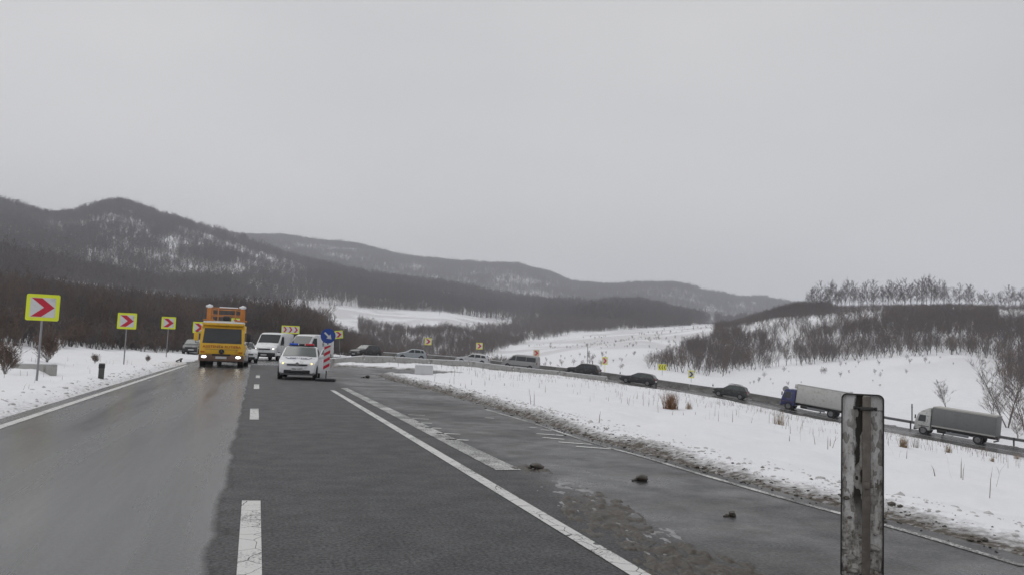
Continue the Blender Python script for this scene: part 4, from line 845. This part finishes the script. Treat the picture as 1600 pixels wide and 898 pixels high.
def car(name, label, cat, loc, heading, prof, W, belt, paint, wins, wheels, r=.31, tumble=.17, zb=.22, pitch=0, wind=None, rear=None, glass=GLASS, group=None, lit=None, lamps=(.62, .52), grille=(.6, .16), bumper=None, rack=False, plate=True, trim=None, sc=1.0):
    e = empty(name, loc, heading, label, cat, group, ry=pitch); e.scale = (sc, sc, sc)
    P = np.array(prof, float); x0, x1 = P[0, 0], P[-1, 0]; roof = P[:, 1].max(); hl = (x1 - x0) / 2; xm = (x0 + x1) / 2
    zt = lambda x: np.interp(x, P[:, 0], P[:, 1])
    def hwid(x): t = np.abs((x - xm) / hl); return W / 2 * (1 - .13 * t ** 7 - .03 * t ** 2)
    def ys(x, z):
        w = hwid(x); lo = w * (1 - .06 * ((z - .6) / .5) ** 2 * (z < .6)); up = w * (.985 - tumble * (z - belt) / max(roof - belt, .1)); return np.where(z > belt, up, lo * .985 + .015 * w * (z < belt - .1))
    xs = np.unique(np.concatenate([np.linspace(x0, x1, 34), P[:, 0], [x0 + .04, x1 - .04]])); rings_ = []
    for x in xs:
        top = float(zt(x)); b_ = zb + .10 * max(0, abs((x - xm) / hl) - .85) / .15; s_ = min(belt, top - .04); pts = [(0, b_), (float(ys(x, b_)) * .9, b_)]
        for q in (.12, .35, .6, .82, 1): z = b_ + (s_ - b_) * q; pts.append((float(ys(x, z)), z))
        tz = max(top - .06, s_ + .005)
        for q in (.35, .7, 1): z = s_ + (tz - s_) * q; pts.append((float(ys(x, z)), z))
        yt = float(ys(x, tz)); pts += [(yt * .955, top - .022), (yt * .85, top - .004), (yt * .45, top + .01), (0, top + .016)]
        rings_.append(pts)
    K_ = len(rings_[0]); V = []; F = []
    for x, pts in zip(xs, rings_):
        V += [(x, y, z) for y, z in pts] + [(x, -y, z) for y, z in pts[-2:0:-1]]
    n_ = 2 * K_ - 2
    for i in range(len(xs) - 1):
        for k in range(n_): F.append((i * n_ + k, i * n_ + (k + 1) % n_, (i + 1) * n_ + (k + 1) % n_, (i + 1) * n_ + k))
    F += [tuple(range(n_)), tuple(range((len(xs) - 1) * n_, len(xs) * n_))[::-1]]
    bm = bmesh.new(); vv = [bm.verts.new(q) for q in V]; [bm.faces.new([vv[i] for i in f_]) for f_ in F]; body = bm_obj('body', bm, paint, e, True, 38)
    for q in wins:                                          # side windows, both sides: corners in x, z
        q = np.array(q, float)
        for sd in (1, -1):
            v = []; nu, nv = 6, 4
            for i in range(nu + 1):
                for j in range(nv + 1):
                    a_, b_ = i / nu, j / nv; xz = (q[0] * (1 - a_) + q[1] * a_) * (1 - b_) + (q[3] * (1 - a_) + q[2] * a_) * b_; v.append((xz[0], sd * (float(ys(xz[0], xz[1])) + .007), xz[1]))
            orient(mesh_obj('side_window', v, [(i * (nv + 1) + j, (i + 1) * (nv + 1) + j, (i + 1) * (nv + 1) + j + 1, i * (nv + 1) + j + 1) for i in range(nu) for j in range(nv)], glass, e, True), (0, sd, 0))
    def topglass(nm, xa, xb, g_, kk=.90):
        v = []; nu, nv = 6, 8
        for i in range(nu + 1):
            x = xa + (xb - xa) * i / nu; top = float(zt(x)); yt = float(ys(x, top - .05))
            for j in range(nv + 1):
                t = -1 + 2 * j / nv; dz = .016 - .012 * abs(t) ** 2 - .014 * max(0, abs(t) - .5); v.append((x, t * yt * kk, top + dz + .012))
        return orient(mesh_obj(nm, v, [(i * (nv + 1) + j, (i + 1) * (nv + 1) + j, (i + 1) * (nv + 1) + j + 1, i * (nv + 1) + j + 1) for i in range(nu) for j in range(nv)], g_, e, True), (0, 0, 1))
    if wind: topglass('windscreen', *wind, glass)
    if rear: topglass('rear_window', *rear, glass)
    for x in wheels:
        for sd in (1, -1):
            w_ = float(hwid(x)); bm = bmesh.new(); c0 = bm.verts.new((x, sd * (w_ + .003), r)); rg = []
            for t in np.linspace(math.radians(-12), math.radians(192), 18): rg.append(bm.verts.new((x + (r + .055) * math.cos(t), sd * (w_ + .003), r + (r + .055) * math.sin(t))))
            for i in range(len(rg) - 1): bm.faces.new((c0, rg[i], rg[i + 1]))
            orient(bm_obj('wheel_arch', bm, BLACK, e), (0, sd, 0)); wheel(e, x, sd * (w_ - .08), r, .19, sd)
    xf = lambda z: float(np.interp(-z, -P[len(P) // 2:, 1][::1], P[len(P) // 2:, 0])) if z < P[-4, 1] else x1
    nose = x1; lz, ly = lamps; ly_ = ly * W
    for sd in (1, -1):
        bm = bmesh.new(); g_ = bmesh.ops.create_uvsphere(bm, u_segments=12, v_segments=8, radius=1); bmesh.ops.scale(bm, vec=(.17, .17, .085), verts=g_['verts'])
        xl = float(np.interp(lz + .05, P[::-1, 1][:4], P[::-1, 0][:4])); bmesh.ops.translate(bm, vec=(xl - .13, sd * ly_ * .72, lz), verts=g_['verts']); h_ = bm_obj('headlight', bm, LAMP, e, True)
        if lit: 
            bm = bmesh.new(); g_ = bmesh.ops.create_uvsphere(bm, u_segments=10, v_segments=6, radius=.062); bmesh.ops.translate(bm, vec=(xl + .01, sd * ly_ * .72, lz - .01), verts=g_['verts']); bm_obj('bulb', bm, lit, h_, True)
        bm = bmesh.new(); b_box(bm, (x0 + .04, sd * W * .40, belt - .12), (.12, .14, .26), .03); bm_obj('tail_light', bm, TAIL, e, True)
        bm = bmesh.new(); mxx = wins[-1][1][0] - .1; b_box(bm, (mxx, sd * (W / 2 + .10), belt + .09), (.10, .19, .13), .035); bm_obj('mirror', bm, trim or paint, e, True)
    gz, gh = grille; box('grille', (nose - .015, 0, gz), (.06, W * .52, gh * .5), BLACK, e, .02); box('air_intake', (nose - .005, 0, .36), (.06, W * .66, .15), BLACK, e, .03)
    if bumper: box('bumper', (nose - .05, 0, .48), (.16, W * .93, .36), bumper, e, .06)
    if plate: box('number_plate', (nose + .03, 0, .47), (.02, .5, .11), PLATE, e); box('number_plate', (x0 - .012, 0, .72), (.02, .5, .11), PLATE, e)
    if trim: 
        for sd in (1, -1): box('door_strip', (xm, sd * (W / 2 - .012), .52), (x1 - x0 - 1.9, .03, .09), trim, e, .01)
    if rack:
        for sd in (1, -1): tube('roof_rail', [(-1.3, sd * .56, roof + .02), (-1.1, sd * .56, roof + .09), (.1, sd * .56, roof + .09), (.3, sd * .56, roof - .0)], .022, BLACK, e)
    return e, ys, zt
HATCH = [(-1.95, .52), (-1.93, .85), (-1.86, .98), (-1.55, 1.36), (-1.25, 1.44), (-.4, 1.47), (.1, 1.43), (.85, 1.00), (1.1, .95), (1.65, .85), (1.88, .72), (1.96, .5)]
SUVP = [(-2.12, .60), (-2.10, .95), (-2.02, 1.10), (-1.78, 1.55), (-1.45, 1.65), (-.4, 1.68), (.15, 1.63), (.85, 1.14), (1.15, 1.09), (1.8, 1.0), (2.06, .82), (2.13, .55)]
WAGON = [(-2.25, .55), (-2.23, .88), (-2.15, .98), (-1.85, 1.34), (-1.5, 1.43), (-.5, 1.47), (.0, 1.43), (.85, .99), (1.2, .94), (1.9, .82), (2.18, .70), (2.26, .48)]
SEDAN = [(-2.1, .55), (-2.08, .92), (-1.95, 1.02), (-1.55, 1.06), (-1.0, 1.43), (-.6, 1.48), (.0, 1.48), (.3, 1.44), (.95, 1.02), (1.25, .97), (1.8, .85), (2.03, .72), (2.1, .5)]
TRAF = [(-2.4, .6), (-2.39, 1.3), (-2.32, 1.85), (-2.15, 1.95), (-.6, 1.98), (.5, 1.95), (.85, 1.85), (1.55, 1.18), (1.85, 1.05), (2.2, .92), (2.36, .75), (2.42, .5)]
MAST = [(-2.8, .62), (-2.79, 1.4), (-2.74, 2.2), (-2.6, 2.34), (-.6, 2.4), (.7, 2.36), (1.1, 2.22), (1.85, 1.45), (2.15, 1.25), (2.55, 1.08), (2.74, .85), (2.8, .5)]
HW_ = [[(-1.55, .98), (-1.18, .98), (-1.12, 1.32), (-1.42, 1.31)], [(-1.12, .98), (-.33, .98), (-.33, 1.37), (-1.04, 1.34)], [(-.26, .98), (.66, .98), (.08, 1.36), (-.26, 1.37)]]
SW_ = [[(-1.75, 1.12), (-1.28, 1.12), (-1.24, 1.52), (-1.6, 1.50)], [(-1.2, 1.12), (-.33, 1.12), (-.33, 1.57), (-1.14, 1.54)], [(-.26, 1.12), (.62, 1.12), (.1, 1.55), (-.26, 1.57)]]
WW_ = [[(-1.85, .97), (-1.22, .97), (-1.18, 1.32), (-1.66, 1.28)], [(-1.15, .97), (-.4, .97), (-.4, 1.37), (-1.1, 1.34)], [(-.33, .97), (.62, .97), (.02, 1.37), (-.33, 1.37)]]
def on_low(px_, Zd):                                      # spot in the queue lane seen in this column
    best = None
    for k in range(60, len(QD)):
        u_, v_ = proj([(QD[k, 0], QD[k, 1], QD[k, 2])]); dd = abs(u_[0] - px_)
        if QD[k, 1] > 40 and (best is None or dd < best[0]): best = (dd, k)
    k = best[1]
    # refine between samples
    kk = np.linspace(max(k - 1, 0), min(k + 1, len(QD) - 1), 41); pts = np.array([[np.interp(q, np.arange(len(QD)), QD[:, j]) for j in range(3)] for q in kk]); u_, _ = proj(pts); i = int(np.argmin(np.abs(u_ - px_))); p = pts[i]
    q = kk[i]; a_ = np.array([np.interp(q - .5, np.arange(len(QD)), QD[:, j]) for j in range(3)]); b_ = np.array([np.interp(q + .5, np.arange(len(QD)), QD[:, j]) for j in range(3)]); d = a_ - b_   # they drive back towards the camera
    return (p[0], p[1], zroad(p[0], p[1])), math.atan2(d[1], d[0]), -math.atan2(d[2], math.hypot(d[0], d[1]))
QG = 'vehicles queuing through the bend'
DG = paintm('dark_grey_paint', (.028, .028, .03), .16); SIL = paintm('silver_blue_paint', (.42, .46, .49), .1); WPT = paintm('white_paint', (.68, .69, .70), .12); SLV = paintm('silver_paint', (.40, .40, .40), .14)
BLKP = paintm('black_paint', (.016, .017, .019), .15); BLK2 = paintm('graphite_paint', (.024, .025, .03), .15); GRN = paintm('dark_green_paint', (.022, .028, .026), .15)
l, h, p = on_low(571, 104); car('parked_car', 'dark grey off-road car with roof rails in the queue', 'car', l, h, SUVP, 1.82, 1.1, DG, SW_, (-1.34, 1.33), .35, .16, .28, p, (.18, .84), (-2.0, -1.80), rack=True, group=QG)
l, h, p = on_low(642, 106); car('queuing_car', 'pale silver blue hatchback behind the concrete barrier', 'car', l, h, HATCH, 1.7, .97, SIL, HW_, (-1.2, 1.25), .31, .17, .22, p, (.13, .83), (-1.84, -1.57), group=QG)
l, h, p = on_low(738, 106); car('queuing_car', 'white estate car half hidden by the barrier and weeds', 'car', l, h, WAGON, 1.76, .96, WPT, WW_, (-1.36, 1.35), .32, .17, .2, p, (.03, .83), (-2.13, -1.87), group=QG)
l, h, p = on_low(813, 105); car('minibus', 'silver minibus with dark side windows in the queue', 'van', l, h, TRAF, 1.9, 1.12, SLV, [[(-2.2, 1.15), (-.95, 1.15), (-.95, 1.72), (-2.15, 1.72)], [(-.9, 1.15), (.42, 1.15), (.42, 1.72), (-.9, 1.72)], [(.5, 1.15), (1.35, 1.15), (.82, 1.70), (.5, 1.72)]], (-1.5, 1.5), .33, .10, .24, p, (.88, 1.52), group=QG, trim=BLACK, bumper=None)
l, h, p = on_low(911, 102); car('queuing_car', 'black sport utility car beside the last concrete barrier', 'car', l, h, SUVP, 1.83, 1.1, BLKP, SW_, (-1.34, 1.33), .35, .16, .26, p, (.18, .84), (-2.0, -1.80), group=QG)
l, h, p = on_low(997, 99); car('queuing_car', 'low graphite black estate car on the lower road', 'car', l, h, WAGON, 1.78, .96, BLK2, WW_, (-1.36, 1.35), .32, .17, .2, p, (.03, .83), (-2.13, -1.87), group=QG, glass=GLASSL)
l, h, p = on_low(1141, 95); car('queuing_car', 'dark green off-road car ahead of the blue cab truck', 'car', l, h, SUVP, 1.82, 1.1, GRN, SW_, (-1.34, 1.33), .35, .16, .28, p, (.18, .84), (-2.0, -1.80), rack=True, glass=GLASSL, group=QG, sc=.93)
# vans and cars coming round the bend
VW_ = [[(.55, 1.3), (1.62, 1.3), (1.1, 2.05), (.55, 2.05)]]
v1 = RP(428, 560, 73.4); e, *_ = car('delivery_van', 'white delivery van with lit headlamps and black bumper', 'van', (v1[0], v1[1], .006), math.radians(-109), MAST, 2.03, 1.3, WPT, VW_, (-1.75, 1.85), .36, .07, .3, 0, (1.12, 1.82), bumper=BLACK, lit=LIT, lamps=(.98, .5), grille=(.95, .2), trim=BLACK)
v2 = RP(484, 557, 75); e, ys_, _ = car('delivery_van', 'white panel van with a dark emblem, behind the police car', 'van', (v2[0], v2[1], .006), math.radians(-124), MAST, 2.03, 1.3, WPT, VW_, (-1.75, 1.85), .36, .07, .3, 0, (1.12, 1.82), bumper=BLACK, lamps=(.98, .5), grille=(.95, .2), trim=BLACK)
for k, (zz, ww) in enumerate([(1.92, .30), (1.72, .18), (1.58, .34), (1.42, .3)]): box('emblem', (-.55, ys_(-.55, zz) + .004, zz), (ww, .006, .10), SBLK, e)
w1 = G(388, 568); car('queuing_car', 'silver saloon car following close behind the yellow truck', 'car', (-1.35, 53.6, .004), math.radians(-86), SEDAN, 1.74, 1.0, paintm('grey_silver_paint', (.46, .47, .48), .2), [[(-1.0, 1.02), (-.3, 1.02), (-.3, 1.38), (-.75, 1.37)], [(-.24, 1.02), (.75, 1.02), (.25, 1.38), (-.24, 1.39)]], (-1.28, 1.35), .31, .17, .22, 0, (.33, .92), (-1.5, -1.03), glass=GLASSL)
w2 = RP(397, 553, 72); car('queuing_car', 'white car glimpsed between the silver saloon and the white van', 'car', (-.9, 62.5, .006), math.radians(-80), HATCH, 1.7, .97, WPT, HW_, (-1.2, 1.25), .31, .17, .22, 0, (.13, .83), (-1.84, -1.57))
w3 = RP(303, 553, 84); car('parked_car', 'dark car on the snowy verge left of the yellow truck', 'car', (w3[0], w3[1], hz(w3[0], w3[1]) + .03), math.radians(-95), HATCH, 1.7, .97, BLK2, HW_, (-1.2, 1.25), .31, .17, .22, 0, (.13, .83), (-1.84, -1.57), glass=GLASSL)

# police car
pc = G(468, 595); POL = paintm('police_white', (.74, .75, .76), .06); NAVY = mat('navy_lettering', (.02, .035, .12), .4)
e, ys_, zt_ = car('police_car', 'white police car with roof light bar and its driver door open', 'car', (pc[0] + .15, pc[1] + 3.0, .003), math.radians(-97), HATCH, 1.70, .97, POL, HW_, (-1.2, 1.25), .31, .17, .2, 0, (.13, .83), (-1.84, -1.57), lit=DIM, lamps=(.70, .5), grille=(.66, .12), glass=GLASSL, sc=.95)
bar = box('light_bar', (-.25, 0, 1.50), (.3, 1.15, .04), BLACK, e, .01)
box('blue_lamp', (-.25, -.36, 1.56), (.26, .40, .10), mat('blue_lens', (.02, .07, .42), .2, emit=.15), bar, .03); box('red_lamp', (-.25, .36, 1.56), (.26, .40, .10), mat('red_lens', (.40, .015, .03), .2, emit=.12), bar, .03); box('speaker', (-.25, 0, 1.55), (.22, .26, .08), BLACK, bar, .02)
sl = math.atan2(zt_(1.0) - zt_(1.6), .6)
Mh = Matrix.Translation((1.28, 0, float(zt_(1.28)) + .027)) @ Matrix.Rotation(sl, 4, 'Y') @ Matrix.Rotation(PI / 2, 4, 'Z')
text_mesh('bonnet_lettering', 'POLITIA', .21, NAVY, e, Mh @ Matrix.Translation((0, .03, 0)), .002)
for (a_, b_) in (((-.58, .16), (-.44, -.15)), ((.58, .16), (.44, -.15)), ((-.44, -.15), (-.1, -.15)), ((.44, -.15), (.1, -.15))):
    A = Mh @ Vector((*a_, 0)); B = Mh @ Vector((*b_, 0)); tube('bonnet_line', [A, B], .011, NAVY, e, 5)
text_mesh('plate_lettering', 'MAI 1157', .10, SBLK, e, Matrix.Translation((2.003, 0, .47)) @ Matrix(((0, 0, 1, 0), (1, 0, 0, 0), (0, 1, 0, 0), (0, 0, 0, 1))), .002)
bd = bmesh.new(); b_tube(bd, (1.955, 0, .70), (1.985, 0, .70), .07, n=18); bm_obj('badge', bd, RIM, e, True)
door = prism('door', [(0, .28), (-1.05, .26), (-1.08, .96), (-.92, .97), (-.92, 1.02), (-.72, 1.36), (-.70, 1.40), (-1.0, 1.40), (-1.02, .96), (-1.08, .96), (-1.08, .26)][:3] + [(-.05, .97)], -.05, .03, POL, e, .015)
door.location = (.72, .83, 0); door.rotation_euler = (0, 0, math.radians(-23))
tube('window_frame', [(-.06, 0, .97), (-.62, -.10, 1.36), (-1.0, -.10, 1.37), (-1.06, 0, .97)], .025, POL, door, 6)
mesh_obj('door_window', [(-.10, 0, .98), (-1.04, 0, .98), (-.99, -.1, 1.36), (-.63, -.1, 1.35)], [(0, 1, 2, 3), (3, 2, 1, 0)][:1], GLASSL, door)
box('door_mirror', (-.1, .12, 1.03), (.10, .2, .13), POL, door, .03)

# yellow service truck with the raised orange platform
YP = mat('truck_yellow', (.80, .47, .03), .42, var=.08, scale=2, dirt=(.30, .20, .07), dirt_amt=.10, dirt_scale=3); ORG = mat('platform_orange', (.52, .19, .03), .5, var=.15, scale=3); DUST = mat('dirty_bumper', (.20, .12, .085), .7, var=.35, scale=5, dirt=(.12, .085, .065), dirt_amt=.3)
TRED = mat('lettering_red', (.40, .02, .01), .5)
tp = G(343, 574); TX, TY = tp[0] + .05, tp[1] + 3.2
e = empty('service_truck', (TX, TY, .003), math.radians(-91.5), 'yellow road service truck with red lettering and an orange railed platform', 'truck')
cabp = [(0, .62), (1.92, .62), (1.98, 1.15), (1.95, 1.55), (1.62, 2.62), (1.45, 2.72), (.05, 2.74), (0, 2.6)]
prism('cab', cabp, -1.2, 1.2, YP, e, .06)
def slab(name, xz0, xz1, hw0, hw1, m, par, off=.012, th=.01):
    (xa, za), (xb, zb_) = xz0, xz1; d = Vector((xb - xa, 0, zb_ - za)).normalized(); n_ = Vector((d.z, 0, -d.x)); n_ = n_ if n_.x > 0 else -n_
    v = []
    for k in (off, off + th): v += [(xa + n_.x * k, -hw0, za + n_.z * k), (xa + n_.x * k, hw0, za + n_.z * k), (xb + n_.x * k, hw1, zb_ + n_.z * k), (xb + n_.x * k, -hw1, zb_ + n_.z * k)]
    bm = bmesh.new(); q = [bm.verts.new(t) for t in v]
    for f_ in ((0, 1, 2, 3), (4, 5, 6, 7), (0, 1, 5, 4), (1, 2, 6, 5), (2, 3, 7, 6), (3, 0, 4, 7)): bm.faces.new([q[i] for i in f_])
    return bm_obj(name, bm, m, par)
ws = slab('windscreen', (1.93, 1.62), (1.655, 2.50), 1.06, 1.0, GLASS, e, .006)
for y0 in (-.75, -.05, .6):
    tube('wiper', [(1.965, y0, 1.63), (1.87, y0 + .42, 1.86)], .012, BLACK, ws, 5)
bm = bmesh.new(); b_box(bm, (1.58, 0, 2.76), (.55, 2.3, .20), .07); bm_obj('sun_visor', bm, YP, e, True); bm = bmesh.new(); b_box(bm, (1.2, 0, 2.87), (1.3, 2.2, .10), .04); bm_obj('roof_snow', bm, SNOWC, e, True)
for z in (1.30, 1.02): box('grille_slot', (1.985, 0, z - .06), (.03, 1.75, .018), DUST, e)
RX_ = Matrix(((0, 0, 1, 0), (1, 0, 0, 0), (0, 1, 0, 0), (0, 0, 0, 1)))
text_mesh('front_lettering', 'ASISTENTA RUTIERA', .225, TRED, e, Matrix.Translation((1.985, 0, 1.40)) @ RX_ @ Matrix.Scale(1.0, 4), .003)
bd = bmesh.new(); b_tube(bd, (1.99, 0, 1.12), (2.01, 0, 1.12), .15, n=24); em = bm_obj('emblem', bd, BLACK, e, True)
for a_ in (90, 210, 330): tube('emblem_spoke', [(2.016, 0, 1.12), (2.016, .12 * math.cos(math.radians(a_)), 1.12 + .12 * math.sin(math.radians(a_)))], .012, RIM, em, 5)
bm = bmesh.new(); b_box(bm, (1.93, 0, .70), (.30, 2.42, .42), .05); bp = bm_obj('bumper', bm, DUST, e, True)
box('number_plate', (2.09, 0, .72), (.02, .6, .14), PLATE, bp); box('lower_grille', (2.085, 0, .90), (.012, 1.0, .10), BLACK, bp); box('tow_step', (1.95, 0, .47), (.2, 1.5, .09), BLACK, bp, .02)
for sd in (1, -1):
    bm = bmesh.new(); b_box(bm, (2.07, sd * .93, .76), (.05, .34, .19), .04); h_ = bm_obj('headlight', bm, LAMP, e, True)
    bm = bmesh.new(); g_ = bmesh.ops.create_uvsphere(bm, u_segments=12, v_segments=8, radius=1); bmesh.ops.scale(bm, vec=(.03, .13, .075), verts=g_['verts']); bmesh.ops.translate(bm, vec=(2.095, sd * .92, .76), verts=g_['verts']); bm_obj('bulb', bm, LIT, h_, True)
    box('indicator', (1.99, sd * 1.02, 1.08), (.03, .22, .09), AMB, e, .01)
    tube('mirror_arm', [(1.75, sd * 1.2, 2.25), (1.9, sd * 1.42, 2.25), (1.9, sd * 1.42, 1.6), (1.8, sd * 1.2, 1.6)], .02, BLACK, e, 6); box('mirror', (1.9, sd * 1.42, 1.98), (.10, .24, .48), YP if sd < 0 else BLACK, e, .03)
    orient(mesh_obj('side_window', [(.5, sd * 1.208, 1.6), (1.75, sd * 1.208, 1.6), (1.5, sd * 1.208, 2.4), (.5, sd * 1.208, 2.4)], [(0, 1, 2, 3)], GLASS, e), (0, sd, 0))
    wheel(e, 1.1, sd * 1.03, .48, .3, sd); wheel(e, -2.6, sd * 1.0, .48, .5, sd)
    box('mudguard', (1.1, sd * 1.05, 1.0), (1.15, .36, .06), BLACK, e, .02)
box('chassis', (-1.2, 0, .75), (5.6, .9, .28), DARKST, e, .02); box('load_bed', (-2.0, 0, 1.25), (3.9, 2.35, .5), YP, e, .03); box('lift_mast', (-1.6, 0, 2.1), (1.4, .9, 1.25), ORG, e, .05)
box('platform_deck', (-.9, 0, 2.94), (2.9, 2.05, .16), mat('platform_white', (.55, .53, .48), .6, var=.15, scale=3), e, .03)
for sd in (1, -1):
    box('deck_edge', (.5, sd * .92, 3.06), (.2, .62, .12), ORG, e, .03)
    b_ = box('corner_post', (.45, sd * .93, 3.66), (.16, .24, 1.16), ORG, e, .03); bm = bmesh.new(); lump(bm, (.45, sd * .93, 4.27), .18, 3, 3); bm_obj('snow_cap', bm, SNOWC, b_, True, 80)
    tube('corner_post', [(-2.2, sd * .95, 3.0), (-2.2, sd * .95, 4.2)], .04, ORG, e)
    for z in (3.62, 4.18): tube('rail', [(.45, sd * .95, z), (-2.2, sd * .95, z)], .032, ORG, e, 6)
for z in (3.55, 4.18):
    tube('rail', [(.5, -.93, z), (.5, .93, z)], .036, ORG, e, 6); tube('rail', [(-2.2, -.95, z), (-2.2, .95, z)], .036, ORG, e, 6)
for y in (-.42, .55): tube('rail_upright', [(.5, y, 3.02), (.5, y, 4.18)], .032, ORG, e, 6)
box('rail_snow', (.5, .15, 4.235), (.09, 1.05, .06), SNOWC, e, .02)
bm = bmesh.new(); b_box(bm, (.2, .05, 3.25), (.34, .42, .44), .1); bm_obj('control_box', bm, BLACK, e, True)

ZA, ZB = [0, .5, .76, .91, .97, 1.27, 1.50, 1.62, 2.50, 2.75, 2.94, 3.04, 4.20, 4.5], [0, .34, .58, .70, .75, 1.03, 1.24, 1.35, 2.20, 2.44, 2.60, 2.68, 3.42, 3.72]     # cab and platform heights as measured
def relevel(o):
    for ch in o.children:
        if ch.name.split('.')[0] not in ('wheel',):
            for v_ in ch.data.vertices: v_.co.z = float(np.interp(v_.co.z, ZA, ZB))
            relevel(ch)
relevel(e)
# box trucks on the lower road
def box_truck(label, loc, heading, pitch, cabm, boxm, CL, BL, BH, floor, roofm, deflector, stripe, flap, sc=1.):
    e = empty('box_truck', loc, heading, label, 'truck', QG, ry=pitch); e.scale = (sc,) * 3; front = (CL + BL + .15) / 2; xb = front - CL - .15
    cp = [(front - CL, .55), (front - .05, .55), (front, .9), (front - .03, 1.45), (front - .34, 2.42), (front - .6, 2.6), (front - CL, 2.62)]
    cb = prism('cab', cp, -1.12, 1.12, cabm, e, .07)
    slab('windscreen', (front - .05, 1.52), (front - .31, 2.32), 1.0, .95, GLASS, e, .006)
    for sd in (1, -1):
        orient(mesh_obj('side_window', [(front - 1.2, sd * 1.13, 1.5), (front - .35, sd * 1.13, 1.5), (front - .52, sd * 1.13, 2.25), (front - 1.2, sd * 1.13, 2.25)], [(0, 1, 2, 3)], GLASS, e), (0, sd, 0))
        box('mirror', (front - .1, sd * 1.3, 1.95), (.12, .2, .45), BLACK, e, .03); box('headlight', (front + .01, sd * .82, .78), (.05, .32, .2), LAMP, e, .02)
        if stripe: box('cab_stripe', (front - CL / 2, sd * 1.125, 1.02), (CL - .4, .012, .06), mat('stripe_tan', (.30, .17, .10), .5), e)
        wheel(e, front - 1.0, sd * .98, .47, .28, sd); wheel(e, xb - BL + 1.7, sd * .95, .47, .5, sd)
        box('mudguard', (front - 1.0, sd * 1.0, 1.0), (1.2, .3, .06), BLACK, e, .02); box('side_guard', (xb - BL * .42, sd * 1.08, .62), (BL * .36, .05, .30), mat('guard_grey', (.26, .27, .28), .5, .4), e, .01)
        bm = bmesh.new(); b_tube(bm, (xb - .6, sd * .82, .72), (xb - 1.5, sd * .82, .72), .26, n=14); bm_obj('fuel_tank', bm, DARKST, e, True)
    box('bumper', (front - .04, 0, .58), (.18, 2.2, .32), cabm if stripe else BLACK, e, .04)
    bx_ = box('cargo_box', (xb - BL / 2, 0, floor + BH / 2), (BL, 2.44, BH), boxm, e, .025)
    for sd in (1, -1):
        box('top_rail', (xb - BL / 2, sd * 1.225, floor + BH - .05), (BL + .02, .03, .10), roofm, bx_, .008); box('bottom_rail', (xb - BL / 2, sd * 1.225, floor + .08), (BL + .02, .03, .16), roofm, bx_, .008)
        for x in np.linspace(xb - BL + .03, xb - .03, 6 if flap else 2): box('side_post', (x, sd * 1.224, floor + BH / 2), (.035 if flap else .06, .012, BH - .3), roofm if not flap else mat('tarp_seam', (.16, .165, .165), .7), bx_)
    box('roof_snow', (xb - BL / 2, 0, floor + BH + .03), (BL - .1, 2.3, .07), SNOWC if not flap else roofm, e, .03)
    box('chassis', (xb - BL / 2 + .6, 0, .86), (BL + 1.4, .85, .26), DARKST, e, .02); box('rear_bar', (xb - BL + .1, 0, .55), (.1, 2.2, .14), DARKST, e)
    box('tail_light', (xb - BL - .01, .9, .85), (.05, .35, .14), TAIL, e); box('tail_light', (xb - BL - .01, -.9, .85), (.05, .35, .14), TAIL, e)
    if deflector == 'unit': box('cooling_unit', (xb + .22, 0, floor + BH - .34), (.46, 1.7, .55), boxm, e, .06)
    else: prism('wind_deflector', [(front - .45, 2.6), (front - CL + .1, 2.6), (front - CL + .1, 3.15), (front - CL + .25, 3.15)], -.9, .9, cabm, e, .03)
    return e
l, h, p = on_low(1272, 89); box_truck('blue cab truck with a white refrigerated box body', l, h, p, paintm('blue_paint', (.025, .035, .15), .16), mat('box_white', (.58, .58, .55), .5, var=.06, scale=1.2, dirt=(.38, .37, .33), dirt_amt=.18), 1.75, 6.1, 2.35, 1.08, mat('box_trim', (.40, .40, .38), .5), 'unit', True, False, .88)
l, h, p = on_low(1493, 80); box_truck('white cab truck with a grey tarpaulin box body', l, h, p, paintm('cab_white', (.60, .60, .58), .2), mat('tarp_grey', (.18, .185, .185), .65, var=.1, scale=1.5, bump=.2, dirt=(.15, .145, .135), dirt_amt=.2), 1.7, 6.5, 2.25, 1.08, mat('tarp_trim', (.42, .41, .38), .6), 'deflector', False, True, .87)

# ------------------------------------------------------------------ haze
zmin = float(ZG.min()) - 1.0; zmax = float(ZG.max()) + 24
hb = bmesh.new(); b_box(hb, (0, 0, (zmin + zmax) / 2), (8400, 8400, zmax - zmin)); hm = bpy.data.materials.new('haze'); hm.use_nodes = True; ht = hm.node_tree; ht.nodes.clear()
ho = ht.nodes.new('ShaderNodeOutputMaterial'); pv = ht.nodes.new('ShaderNodeVolumePrincipled'); pv.inputs['Color'].default_value = (.90, .92, .99, 1); pv.inputs['Density'].default_value = .00028; pv.inputs['Anisotropy'].default_value = .15
ht.links.new(pv.outputs[0], ho.inputs['Volume']); hz_o = bm_obj('haze', hb, hm); hz_o['kind'] = 'stuff'
